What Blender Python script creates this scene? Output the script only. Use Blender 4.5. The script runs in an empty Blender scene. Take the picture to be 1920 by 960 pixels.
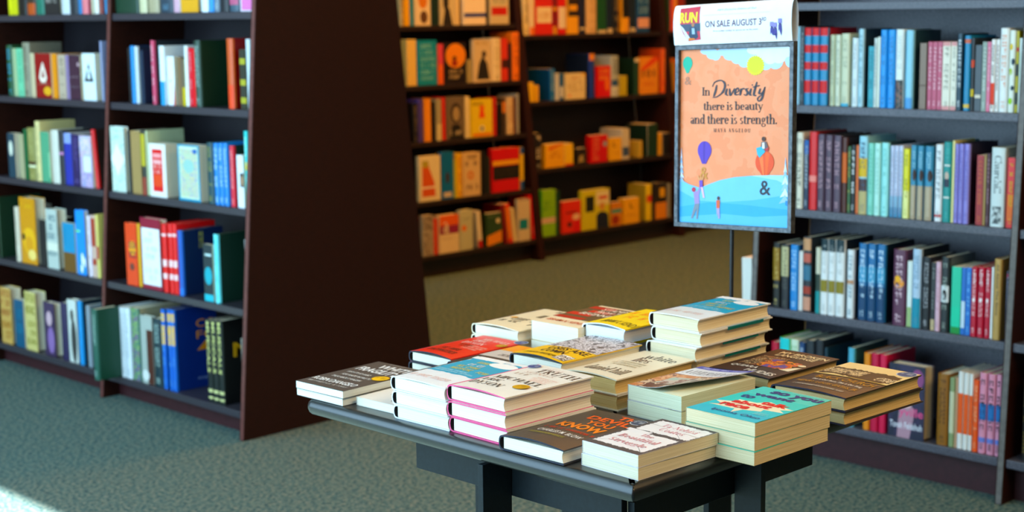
import bpy, bmesh, math, random
from mathutils import Matrix, Vector
from math import sin, cos, pi, radians
random.seed(7)
SC = bpy.context.scene
COL = SC.collection
# ------------------------------------------------------------------ camera
FPX, PIT, ROL, YAW, CAMZ = 2930.9, 0.15448, -0.012812, 0.78627, 1.5
CF = Vector((cos(YAW)*cos(PIT), sin(YAW)*cos(PIT), -sin(PIT)))
_r0 = CF.cross(Vector((0, 0, 1))).normalized(); _u0 = _r0.cross(CF)
CR = _r0*cos(ROL) + _u0*sin(ROL); CU = -_r0*sin(ROL) + _u0*cos(ROL)
CC = Vector((0, 0, CAMZ))
cd = bpy.data.cameras.new('camera'); cam = bpy.data.objects.new('camera', cd); COL.objects.link(cam)
cam.matrix_world = Matrix(((CR.x, CU.x, -CF.x, CC.x), (CR.y, CU.y, -CF.y, CC.y), (CR.z, CU.z, -CF.z, CC.z), (0, 0, 0, 1)))
cd.sensor_width = 36; cd.lens = FPX/1920*36; cd.clip_start = .05
cd.dof.use_dof = True; cd.dof.focus_distance = 2.75; cd.dof.aperture_fstop = 4.6
SC.camera = cam
SC.view_settings.view_transform = 'Standard'; SC.view_settings.look = 'None'
SC.view_settings.exposure = 0.1; SC.view_settings.gamma = 1; SC.view_settings.use_curve_mapping = False
# ------------------------------------------------------------------ light
w = bpy.data.worlds.new('world'); SC.world = w; w.use_nodes = True
w.node_tree.nodes['Background'].inputs[0].default_value = (.55, .78, 1, 1)
w.node_tree.nodes['Background'].inputs[1].default_value = 1.2
def area(name, loc, target, sx, sy, power, col, spread=180):
    l = bpy.data.lights.new(name, 'AREA'); l.shape = 'RECTANGLE'; l.size = sx; l.size_y = sy
    l.energy = power; l.color = col; l.spread = radians(spread)
    o = bpy.data.objects.new(name, l); COL.objects.link(o); o.location = loc
    o.rotation_euler = (Vector(target)-Vector(loc)).to_track_quat('-Z', 'Y').to_euler()
    return o
WALLX = -.6
area('window_daylight', (WALLX+.08, 4.5, 2.15), (5, 4.5, 1.75), 7.4, 3.5, 350, (.47, .78, 1.0))
WARM = (1, .45, .075)
area('ceiling_lamp_light', (2.9, -1.2, 3.9), (2.9, 1.2, .7), 3.0, 1.2, 110, (1, .66, .30))
area('ceiling_lamp_light', (6.6, 3.9, 4.1), (6.9, 5.2, 0.2), 2.6, 1.2, 185, (1, .36, .02))
area('ceiling_lamp_light', (5.2, 5.3, 4.1), (5.6, 6.2, 0.2), 1.6, 1.2, 40, WARM)
area('ceiling_lamp_light', (3.0, 3.0, 4.15), (3.0, 3.0, 0), 2.0, 2.0, 8, WARM)
sl = bpy.data.lights.new('sun', 'SUN'); sl.energy = 30; sl.angle = radians(.6); sl.color = (.95, .97, 1)
so = bpy.data.objects.new('sun', sl); COL.objects.link(so)
so.rotation_euler = Vector((1, .12, -1.347)).to_track_quat('-Z', 'Y').to_euler()
# ------------------------------------------------------------------ pixel helpers (photo frame 1920 x 960)
def ray(px, py): return CF + CR*((px-960)/FPX) - CU*((py-480)/FPX)
def at(px, py, ax, v):
    d = ray(px, py); t = (v-CC[ax])/d[ax]; return CC + d*t
def proj(P):
    d = Vector(P)-CC; z = d.dot(CF); return 960+FPX*d.dot(CR)/z, 480-FPX*d.dot(CU)/z
def along(base, dirv, px):          # t with proj_x(base + t dirv) = px
    k = (px-960)/FPX; n = CR - CF*k; d = Vector(base)-CC
    return -d.dot(n)/Vector(dirv).dot(n)
def up_to(base, py):                # height t above base with proj_y = py
    k = -(py-480)/FPX; n = CU - CF*k; d = Vector(base)-CC
    return -d.dot(n)/n.z
# ------------------------------------------------------------------ materials
MATS = {}
def lin(h):
    h = h.lstrip('#'); o = []
    for i in (0, 2, 4):
        c = int(h[i:i+2], 16)/255; o.append(c/12.92 if c <= .04045 else ((c+.055)/1.055)**2.4)
    return (*o, 1)
def newmat(name):
    m = bpy.data.materials.new(name); m.use_nodes = True
    return m, m.node_tree.nodes, m.node_tree.links, m.node_tree.nodes['Principled BSDF']
def M(h, rough=.5, spec=.4):
    """plain coloured print / paint with a faint procedural mottling"""
    k = (h, rough, spec)
    if k in MATS: return MATS[k]
    m, N, L, b = newmat('print_'+h.strip('#'))
    tc = N.new('ShaderNodeTexCoord'); no = N.new('ShaderNodeTexNoise'); no.inputs['Scale'].default_value = 40
    mx = N.new('ShaderNodeMixRGB'); mx.blend_type = 'MULTIPLY'; mx.inputs[0].default_value = .12
    c_ = lin(h); g_ = .3*c_[0]+.59*c_[1]+.11*c_[2]      # printed inks are a little purer than they photograph
    mx.inputs[1].default_value = tuple(min(1, max(0, g_+(q-g_)*1.15)) for q in c_[:3])+(1,)
    L.new(tc.outputs['Object'], no.inputs['Vector']); L.new(no.outputs[0], mx.inputs[2]); L.new(mx.outputs[0], b.inputs['Base Color'])
    b.inputs['Roughness'].default_value = rough; b.inputs['Specular IOR Level'].default_value = spec
    MATS[k] = m; return m
def ART(s, scale=60):
    """blotchy printed picture in a few colours"""
    k = (s, scale)
    if k in MATS: return MATS[k]
    m, N, L, b = newmat('picture_print'); cs = s.split(',')
    tc = N.new('ShaderNodeTexCoord'); no = N.new('ShaderNodeTexNoise'); no.inputs['Scale'].default_value = scale; no.inputs['Detail'].default_value = 3
    r = N.new('ShaderNodeValToRGB'); r.color_ramp.interpolation = 'CONSTANT'
    L.new(tc.outputs['Object'], no.inputs['Vector']); L.new(no.outputs[0], r.inputs[0]); L.new(r.outputs[0], b.inputs['Base Color'])
    n = len(cs); e = r.color_ramp.elements
    e[0].color = lin(cs[0]); e[0].position = 0; e[1].color = lin(cs[-1]); e[1].position = .5+.12*(n-1)/n
    for i in range(1, n-1):
        q = e.new(.38+.24*i/n); q.color = lin(cs[i])
    e[len(e)-1].position = .38+.24*(n-1)/n
    b.inputs['Roughness'].default_value = .45
    MATS[k] = m; return m
def PAGES(c1='e9dfc6', c2='c9bb98'):
    k = ('pages', c1, c2)
    if k in MATS: return MATS[k]
    m, N, L, b = newmat('paper_page_edges')
    tc = N.new('ShaderNodeTexCoord'); mp = N.new('ShaderNodeMapping'); mp.inputs['Scale'].default_value = (1500, 6, 6)
    no = N.new('ShaderNodeTexNoise'); no.inputs['Scale'].default_value = 1; no.inputs['Detail'].default_value = 2
    r = N.new('ShaderNodeValToRGB'); r.color_ramp.elements[0].position = .3; r.color_ramp.elements[1].position = .62
    r.color_ramp.elements[0].color = lin(c2); r.color_ramp.elements[1].color = lin(c1)
    bp = N.new('ShaderNodeBump'); bp.inputs['Strength'].default_value = .25; bp.inputs['Distance'].default_value = .0006
    L.new(tc.outputs['Object'], mp.inputs[0]); L.new(mp.outputs[0], no.inputs['Vector']); L.new(no.outputs[0], r.inputs[0])
    L.new(r.outputs[0], b.inputs['Base Color']); L.new(no.outputs[0], bp.inputs['Height']); L.new(bp.outputs[0], b.inputs['Normal'])
    b.inputs['Roughness'].default_value = .8; b.inputs['Specular IOR Level'].default_value = .15
    MATS[k] = m; return m
def LAM(name, c1, c2, rough=.38, spec=.5, scale=260, bump=.15, stretch=(1, 1, 1)):
    if name in MATS: return MATS[name]
    m, N, L, b = newmat(name)
    tc = N.new('ShaderNodeTexCoord'); mp = N.new('ShaderNodeMapping'); mp.inputs['Scale'].default_value = stretch
    no = N.new('ShaderNodeTexNoise'); no.inputs['Scale'].default_value = scale; no.inputs['Detail'].default_value = 4
    r = N.new('ShaderNodeValToRGB'); r.color_ramp.elements[0].position = .35; r.color_ramp.elements[1].position = .65
    r.color_ramp.elements[0].color = lin(c1); r.color_ramp.elements[1].color = lin(c2)
    bp = N.new('ShaderNodeBump'); bp.inputs['Strength'].default_value = bump; bp.inputs['Distance'].default_value = .001
    L.new(tc.outputs['Object'], mp.inputs[0]); L.new(mp.outputs[0], no.inputs['Vector']); L.new(no.outputs[0], r.inputs[0])
    L.new(r.outputs[0], b.inputs['Base Color']); L.new(no.outputs[0], bp.inputs['Height']); L.new(bp.outputs[0], b.inputs['Normal'])
    b.inputs['Roughness'].default_value = rough; b.inputs['Specular IOR Level'].default_value = spec
    MATS[name] = m; return m
WOOD = LAM('dark_mahogany_laminate', '230b04', '2e1007', .5, .22, 30, .05, (1, 1, 8))
WOODB = LAM('charcoal_speckled_laminate', '35333d', '56545f', .4, .6, 220, .4)
EDGE = LAM('lit_edge_banding', '5c302a', '6b3a34', .4, .4, 50, .05)  # panel front edges: pinkish grazing light put into the colour
SHELFB = LAM('shaded_shelf_back', '1a151a', '29242c', .4, .6, 300, .2)  # shelf laminate kept darker, shade of the interior put into the colour
SHELF = LAM('lit_shelf_laminate', '2b272d', '3a363f', .35, .6, 300, .2)  # same laminate brightened, window light on the boards put into the colour
KICK = LAM('maroon_kick_laminate', '341216', '3e181c', .5, .4, 40, .05)
BLACK = LAM('black_painted_wood', '090c10', '0f1418', .3, .75, 120, .08)
BLACK2 = LAM('black_painted_apron', '0b1419', '101b21', .5, .3, 120, .08)
# carpet
def carpet():
    m, N, L, b = newmat('flecked_carpet')
    tc = N.new('ShaderNodeTexCoord')
    n1 = N.new('ShaderNodeTexNoise'); n1.inputs['Scale'].default_value = 75; n1.inputs['Detail'].default_value = 3; n1.inputs['Roughness'].default_value = .7
    r = N.new('ShaderNodeValToRGB'); e = r.color_ramp.elements
    e[0].position = .36; e[0].color = lin('2e4140'); e[1].position = .66; e[1].color = lin('88887a')
    q = e.new(.47); q.color = lin('486667'); q = e.new(.55); q.color = lin('647468')
    n2 = N.new('ShaderNodeTexNoise'); n2.inputs['Scale'].default_value = 420; n2.inputs['Detail'].default_value = 2
    bp = N.new('ShaderNodeBump'); bp.inputs['Strength'].default_value = .6; bp.inputs['Distance'].default_value = .004
    L.new(tc.outputs['Object'], n1.inputs['Vector']); L.new(tc.outputs['Object'], n2.inputs['Vector'])
    L.new(n1.outputs[0], r.inputs[0]); L.new(r.outputs[0], b.inputs['Base Color'])
    L.new(n2.outputs[0], bp.inputs['Height']); L.new(bp.outputs[0], b.inputs['Normal'])
    b.inputs['Roughness'].default_value = .95; b.inputs['Specular IOR Level'].default_value = .1
    return m
# ------------------------------------------------------------------ mesh helpers
class MB:
    def __init__(s): s.v = []; s.f = []; s.m = []; s.mats = []
    def mi(s, m):
        if m not in s.mats: s.mats.append(m)
        return s.mats.index(m)
    def add(s, vs, fs, m):
        o = len(s.v); s.v += [tuple(v) for v in vs]; i = s.mi(m)
        for f in fs: s.f.append([o+k for k in f]); s.m.append(i)
    def box(s, a, b, m):
        x0, y0, z0 = a; x1, y1, z1 = b
        s.add([(x0,y0,z0),(x1,y0,z0),(x1,y1,z0),(x0,y1,z0),(x0,y0,z1),(x1,y0,z1),(x1,y1,z1),(x0,y1,z1)],
              [(0,3,2,1),(4,5,6,7),(0,1,5,4),(1,2,6,5),(2,3,7,6),(3,0,4,7)], m)
    def prism(s, poly, p, q, m):    # poly: list of Vector/tuples 3D at p offset, extrude by q-p
        n = len(poly); d = Vector(q)-Vector(p)
        vs = [Vector(v) for v in poly] + [Vector(v)+d for v in poly]
        s.add(vs, [tuple(range(n))[::-1], tuple(range(n, 2*n))] + [(i, (i+1) % n, n+(i+1) % n, n+i) for i in range(n)], m)
    def cyl(s, c0, c1, r0, r1, m, n=20):
        a = Vector(c1)-Vector(c0); q = a.to_track_quat('Z', 'Y'); vs = []
        for c, r in ((Vector(c0), r0), (Vector(c1), r1)):
            vs += [c + q @ Vector((r*cos(2*pi*i/n), r*sin(2*pi*i/n), 0)) for i in range(n)]
        s.add(vs, [tuple(range(n))[::-1], tuple(range(n, 2*n))] + [(i, (i+1) % n, n+(i+1) % n, n+i) for i in range(n)], m)
    def build(s, name, parent=None, smooth=False, bevel=0, fix=True):
        me = bpy.data.meshes.new(name); me.from_pydata(s.v, [], s.f)
        for m in s.mats: me.materials.append(m)
        me.polygons.foreach_set('material_index', s.m)
        if fix:
            bm = bmesh.new(); bm.from_mesh(me); bmesh.ops.recalc_face_normals(bm, faces=bm.faces)
            if bevel:
                bmesh.ops.remove_doubles(bm, verts=bm.verts, dist=1e-5)
                es = [e for e in bm.edges if len(e.link_faces) == 2 and e.calc_face_angle(0) > .6]
                bmesh.ops.bevel(bm, geom=es, offset=bevel, segments=3, profile=.5, affect='EDGES')
            bm.to_mesh(me); bm.free()
        if smooth: me.polygons.foreach_set('use_smooth', [True]*len(me.polygons))
        o = bpy.data.objects.new(name, me); COL.objects.link(o)
        if parent: o.parent = parent
        return o
def thing(name, label, cat, loc=(0, 0, 0), rz=0, group=None):
    o = bpy.data.objects.new(name, None); COL.objects.link(o); o.location = loc; o.rotation_euler = (0, 0, rz)
    o.empty_display_size = .05
    o['label'] = label; o['category'] = cat
    if group: o['group'] = group
    return o
def struct(o): o['kind'] = 'structure'; return o
# ------------------------------------------------------------------ lettering
_tc = {}
def font2d(s, bold=0.0):
    """outline lettering as 2-D triangles, height normalised to cap height 1"""
    k = (s, bold)
    if k in _tc: return _tc[k]
    c = bpy.data.curves.new('t', 'FONT'); c.body = s; c.size = 1; c.offset = bold; c.resolution_u = 2
    c.space_line = 1
    o = bpy.data.objects.new('t', c); COL.objects.link(o); bpy.context.view_layer.update()
    me = bpy.data.meshes.new_from_object(o.evaluated_get(bpy.context.evaluated_depsgraph_get()))
    vs = [(v.co.x, v.co.y) for v in me.vertices]; fs = [tuple(p.vertices) for p in me.polygons]
    bpy.data.objects.remove(o); bpy.data.curves.remove(c); bpy.data.meshes.remove(me)
    _tc[k] = (vs, fs); return _tc[k]
TH, TN = .15, .045
def _q(out, pts, ws):
    for i in range(len(pts)-1):
        (x0, y0), (x1, y1) = pts[i], pts[i+1]; dx, dy = x1-x0, y1-y0; l = math.hypot(dx, dy) or 1
        nx, ny = -dy/l/2, dx/l/2
        out.append([(x0-nx*ws[i], y0-ny*ws[i]), (x1-nx*ws[i+1], y1-ny*ws[i+1]), (x1+nx*ws[i+1], y1+ny*ws[i+1]), (x0+nx*ws[i], y0+ny*ws[i])])
def glyph(ops):
    out = []
    for o in ops:
        k = o[0]
        if k == 'V':
            _, x, y0, y1, s = o[:5]; w = o[5] if len(o) > 5 else TH
            _q(out, [(x, y0), (x, y1)], [w, w]); e = .1
            if 't' in s: _q(out, [(x-w/2-e, y1-TN/2), (x+w/2+e, y1-TN/2)], [TN, TN])
            if 'l' in s: _q(out, [(x-w/2-e, y1-TN), (x, y1-TN/2)], [TN, TN*1.6])
            if 'b' in s: _q(out, [(x-w/2-e, y0+TN/2), (x+w/2+e, y0+TN/2)], [TN, TN])
            if 'r' in s: _q(out, [(x, y0+TN/2), (x+w/2+e, y0+TN/2)], [TN*1.6, TN])
        elif k == 'H': _q(out, [(o[1], o[3]), (o[2], o[3])], [TN*1.1]*2)
        elif k == 'L': _q(out, [(o[1], o[2]), (o[3], o[4])], [o[5]]*2)
        elif k == 'B':
            _, cx, cy, rx, ry, a0, a1 = o[:7]; th = o[7] if len(o) > 7 else TH; n = max(6, int(abs(a1-a0)/18))
            ps, ws = [], []
            for i in range(n+1):
                a = radians(a0+(a1-a0)*i/n); w_ = TN+(th-TN)*abs(cos(a))**1.3
                ps.append((cx+(rx-w_/2)*cos(a), cy+(ry-TN/2)*sin(a))); ws.append(w_)
            _q(out, ps, ws)
        elif k == 'O':
            out.append([(o[1]+o[3]*cos(2*pi*i/10), o[2]+o[3]*sin(2*pi*i/10)) for i in range(10)])
    return out
AR = [('B', .33, .36, .25, .24, 15, 165), ('V', .5, 0, .4, 'b')]
G = {
 'n': (.66, [('V', .12, 0, .6, 'lb')]+AR), 'h': (.66, [('V', .12, 0, .95, 'lb')]+AR),
 't': (.38, [('V', .15, .1, .76, ''), ('H', 0, .34, .585), ('B', .25, .12, .17, .12, 180, 320)]),
 'e': (.54, [('B', .27, .3, .24, .3, 0, 320), ('H', .06, .48, .33)]),
 'r': (.46, [('V', .12, 0, .6, 'lb'), ('B', .33, .38, .18, .22, 70, 165), ('O', .4, .52, .075)]),
 'i': (.3, [('V', .13, 0, .6, 'lb'), ('O', .13, .82, .085)]), 'l': (.3, [('V', .13, 0, .95, 'lb')]),
 's': (.44, [('B', .21, .45, .16, .15, 30, 260, .11), ('B', .21, .155, .17, .155, -150, 85, .12)]),
 'b': (.6, [('V', .1, 0, .95, 'l'), ('B', .3, .3, .25, .3, -150, 150)]),
 'a': (.52, [('B', .22, .44, .17, .16, 20, 165, .08), ('V', .38, 0, .46, 'r'), ('B', .23, .17, .18, .17, 30, 330)]),
 'u': (.66, [('V', .12, .2, .6, 'l'), ('B', .32, .24, .27, .24, 185, 330), ('V', .5, 0, .6, 'lr')]),
 'y': (.56, [('L', .08, .6, .3, .03, .13), ('L', .5, .6, .2, -.24, .045), ('H', 0, .2, .58), ('H', .4, .58, .58), ('O', .13, -.22, .075)]),
 'd': (.62, [('B', .27, .3, .24, .3, 25, 335), ('V', .46, 0, .95, 'lr')]),
 'g': (.54, [('B', .24, .4, .19, .2, 0, 360, .12), ('B', .26, -.1, .24, .16, 0, 360, .08), ('L', .14, .2, .2, .04, .05), ('H', .38, .52, .56)]),
 'o': (.56, [('B', .28, .3, .25, .3, 0, 360)]), 'c': (.5, [('B', .27, .3, .24, .3, 50, 315)]),
 'f': (.38, [('V', .16, 0, .72, 'b'), ('B', .3, .74, .2, .2, 60, 170, .1), ('H', .02, .34, .585)]),
 'm': (1.0, [('V', .12, 0, .6, 'lb'), ('B', .33, .36, .25, .24, 15, 165), ('V', .5, 0, .4, 'b'), ('B', .7, .36, .25, .24, 15, 165), ('V', .87, 0, .4, 'b')]),
 'w': (.82, [('L', .06, .6, .24, 0, .12), ('L', .24, 0, .4, .6, .05), ('L', .38, .6, .56, 0, .12), ('L', .56, 0, .74, .6, .05), ('H', 0, .16, .58), ('H', .66, .82, .58)]),
 'I': (.36, [('V', .17, 0, .9, 'tb')]), 'L': (.58, [('V', .16, 0, .9, 'tb'), ('H', .16, .54, .03), ('L', .53, 0, .53, .2, .04)]),
 'M': (.9, [('V', .12, 0, .9, 'tb', .05), ('L', .12, .9, .42, 0, .14), ('L', .42, 0, .74, .9, .05), ('V', .76, 0, .9, 'tb')]),
 'A': (.72, [('L', .34, .9, .08, 0, .05), ('L', .34, .9, .62, 0, .15), ('H', .17, .5, .3), ('H', 0, .2, .02), ('H', .5, .74, .02)]),
 'Y': (.66, [('L', .08, .9, .34, .42, .14), ('L', .6, .9, .34, .42, .05), ('V', .34, 0, .44, 'b'), ('H', 0, .2, .88), ('H', .5, .68, .88)]),
 'N': (.76, [('V', .12, 0, .9, 'tb', .05), ('L', .12, .9, .62, 0, .14), ('V', .62, 0, .9, 't', .05)]),
 'G': (.8, [('B', .4, .45, .34, .45, 45, 320), ('V', .66, .03, .4, 't')]),
 'E': (.64, [('V', .16, 0, .9, 'lb'), ('H', .1, .56, .87), ('H', .16, .45, .46), ('H', .1, .58, .03), ('L', .56, .7, .56, .89, .04), ('L', .58, 0, .58, .2, .04)]),
 'O': (.8, [('B', .4, .45, .35, .46, 0, 360)]), 'U': (.74, [('V', .14, .25, .9, 't'), ('B', .37, .27, .3, .27, 180, 360), ('V', .62, .25, .9, 't', .06)]),
 'T': (.66, [('V', .33, 0, .9, 'b'), ('H', .04, .62, .87), ('L', .05, .7, .05, .89, .04), ('L', .61, .7, .61, .89, .04)]),
 'R': (.7, [('V', .16, 0, .9, 'tb'), ('B', .3, .68, .24, .21, -90, 90), ('H', .16, .32, .88), ('H', .16, .32, .48), ('L', .3, .47, .6, 0, .14)]),
 'H': (.78, [('V', .16, 0, .9, 'tb'), ('V', .62, 0, .9, 'tb'), ('H', .16, .62, .46)]),
 'D': (.78, [('V', .16, 0, .9, 'tb'), ('B', .3, .45, .4, .44, -90, 90), ('H', .16, .32, .88), ('H', .16, .32, .02)]),
 'S': (.56, [('B', .27, .67, .2, .22, 35, 265, .12), ('B', .27, .235, .22, .235, -150, 85, .13)]),
 'C': (.74, [('B', .4, .45, .34, .45, 45, 315)]),
 'B': (.66, [('V', .16, 0, .9, 'tb'), ('B', .3, .68, .22, .21, -90, 90), ('B', .3, .24, .27, .24, -90, 90), ('H', .16, .32, .88), ('H', .16, .32, .47), ('H', .16, .32, .02)]),
 'W': (1.0, [('L', .08, .9, .3, 0, .14), ('L', .3, 0, .5, .8, .05), ('L', .46, .9, .68, 0, .14), ('L', .68, 0, .88, .9, .05), ('H', 0, .2, .88), ('H', .8, .98, .88)]),
 'P': (.66, [('V', .16, 0, .9, 'tb'), ('B', .3, .66, .26, .23, -90, 90), ('H', .16, .32, .88), ('H', .16, .32, .44)]),
 '.': (.26, [('O', .12, .07, .075)]), '-': (.36, [('H', .05, .3, .3)]), ' ': (.26, []), ',': (.24, [('O', .12, .05, .07), ('L', .15, .03, .08, -.14, .05)]),
}
def serif2d(s, track=0.0):
    vs, fs = [], []; x = 0
    for ch in s:
        if ch not in G: ch = ' '
        adv, ops = G[ch]
        for p in glyph(ops):
            o = len(vs); vs += [(a+x, b) for a, b in p]; fs.append(tuple(range(o, o+len(p))))
        x += adv+track
    return vs, fs
def marks2d(n, rows, seed=1, dens=.75):
    """illegible lines of print: little letter-like strokes in a unit box"""
    R = random.Random(seed*31+n); vs, fs = [], []
    def r(x0, y0, x1, y1):
        o = len(vs); vs.extend([(x0, y0), (x1, y0), (x1, y1), (x0, y1)]); fs.append((o, o+1, o+2, o+3))
    for j in range(rows):
        y0 = 1-(j+1)/rows+.2/rows; y1 = 1-j/rows-.12/rows; a, b = 0, n
        if rows > 1: a = R.randint(0, n//6); b = n-R.randint(0, n//5)
        for i in range(a, b):
            if R.random() > .86: continue
            x = i/n; wd = 1/n; k = R.randint(0, 3); s_ = wd*.24
            r(x, y0, x+s_, y1)
            if k in (0, 1): r(x+wd*.5, y0, x+wd*.5+s_, y1 if k else y0+(y1-y0)*.6)
            if k in (0, 2, 3): r(x, y1-(y1-y0)*.2, x+wd*.7, y1)
            if k in (1, 2): r(x, y0+(y1-y0)*.42, x+wd*.65, y0+(y1-y0)*.6)
            if k == 3: r(x, y0, x+wd*.7, y0+(y1-y0)*.2)
    return vs, fs
def fit(vf, u0, v0, u1, v1, shear=0, keep=False):
    vs, fs = vf
    if not vs: return vs, fs
    xa = min(v[0] for v in vs); xb = max(v[0] for v in vs); ya = min(v[1] for v in vs); yb = max(v[1] for v in vs)
    sx = (u1-u0)/((xb-xa) or 1); sy = (v1-v0)/((yb-ya) or 1)
    return [(u0+(x-xa)*sx+shear*(y-ya)*sy, v0+(y-ya)*sy) for x, y in vs], fs
def grid_rect(u0, v0, u1, v1, nu=1, nv=1):
    vs = [(u0+(u1-u0)*i/nu, v0+(v1-v0)*j/nv) for j in range(nv+1) for i in range(nu+1)]
    fs = [(j*(nu+1)+i, j*(nu+1)+i+1, (j+1)*(nu+1)+i+1, (j+1)*(nu+1)+i) for j in range(nv) for i in range(nu)]
    return vs, fs
def ell(cu, cv, ru, rv, n=28):
    vs = [(cu+ru*cos(2*pi*i/n), cv+rv*sin(2*pi*i/n)) for i in range(n)]; return vs, [tuple(range(n))]
def scallop(u0, v0, u1, v1, n=9, amp=.05, seed=1):
    """rectangle with ragged edges"""
    R = random.Random(seed); P = []
    for (a, b), (c, d) in (((u0, v0), (u1, v0)), ((u1, v0), (u1, v1)), ((u1, v1), (u0, v1)), ((u0, v1), (u0, v0))):
        for i in range(n):
            t = i/n; P.append((a+(c-a)*t+R.uniform(-amp, amp), b+(d-b)*t+R.uniform(-amp, amp)*.7))
    cu, cv = (u0+u1)/2, (v0+v1)/2; vs = [(cu, cv)]+P; m_ = len(P)
    return vs, [(0, 1+i, 1+(i+1) % m_) for i in range(m_)]
def draw(ops, put, wd, ht, seed=3):
    """ops in unit coordinates (u right, v up) -> put(vs2d in metres, faces, material, layer)"""
    for li, o in enumerate(ops):
        k = o[0]; op = {}
        if isinstance(o[-1], dict): op = o[-1]; o = o[:-1]
        if k == 'r': vf = grid_rect(*o[1:5], 8, 4); m = M(o[5])
        elif k == 'e': vf = ell(*o[1:5]); m = M(o[5])
        elif k == 'p': vf = ([tuple(q) for q in o[1]], [tuple(range(len(o[1])))]); m = M(o[2])
        elif k == 'g': vf = scallop(*o[1:5], seed=seed+li, n=op.get('n', 9), amp=op.get('amp', .03)); m = M(o[5])
        elif k == 'a': vf = grid_rect(*o[1:5], 8, 4); m = ART(o[5], op.get('s', 60))
        elif k == 't': vf = fit(font2d(o[1], op.get('b', .01)), *o[2:6], shear=op.get('sh', 0)); m = M(o[6])
        elif k == 's': vf = fit(serif2d(o[1], op.get('tr', 0)), *o[2:6], shear=op.get('sh', 0)); m = M(o[6])
        elif k == 'm': vf = fit(marks2d(op.get('n', 14), o[1], seed+li), *o[2:6]); m = M(o[6])
        elif k == 'fan': vf = ([tuple(q) for q in o[1]], [(0, i, i+1) for i in range(1, len(o[1])-1)]); m = M(o[2])
        elif k == 'quads': vf = o[1]; m = M(o[2])
        put([(x*wd, y*ht) for x, y in vf[0]], vf[1], m, li+1)
def _half(poly, ax, c, keep_low):
    o = []; n = len(poly)
    for i in range(n):
        p, q = poly[i], poly[(i+1) % n]; ip = (p[ax] <= c) == keep_low; iq = (q[ax] <= c) == keep_low
        if ip: o.append(p)
        if ip != iq:
            t = (c-p[ax])/(q[ax]-p[ax]); o.append((p[0]+(q[0]-p[0])*t, p[1]+(q[1]-p[1])*t))
    return o
def slice2d(vs, fs, ax, step):
    """cut print shapes into narrow bands so that they follow a curved sheet"""
    V, F = [], []
    for f in fs:
        P = [tuple(vs[i]) for i in f]; lo = min(p[ax] for p in P); hi = max(p[ax] for p in P)
        k = math.floor(lo/step)+1; rest = P
        while k*step < hi-1e-7 and len(rest) >= 3:
            A = _half(rest, ax, k*step, True); rest = _half(rest, ax, k*step, False); k += 1
            if len(A) >= 3: F.append(tuple(range(len(V), len(V)+len(A)))); V += A
        if len(rest) >= 3: F.append(tuple(range(len(V), len(V)+len(rest)))); V += rest
    return V, F
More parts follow.
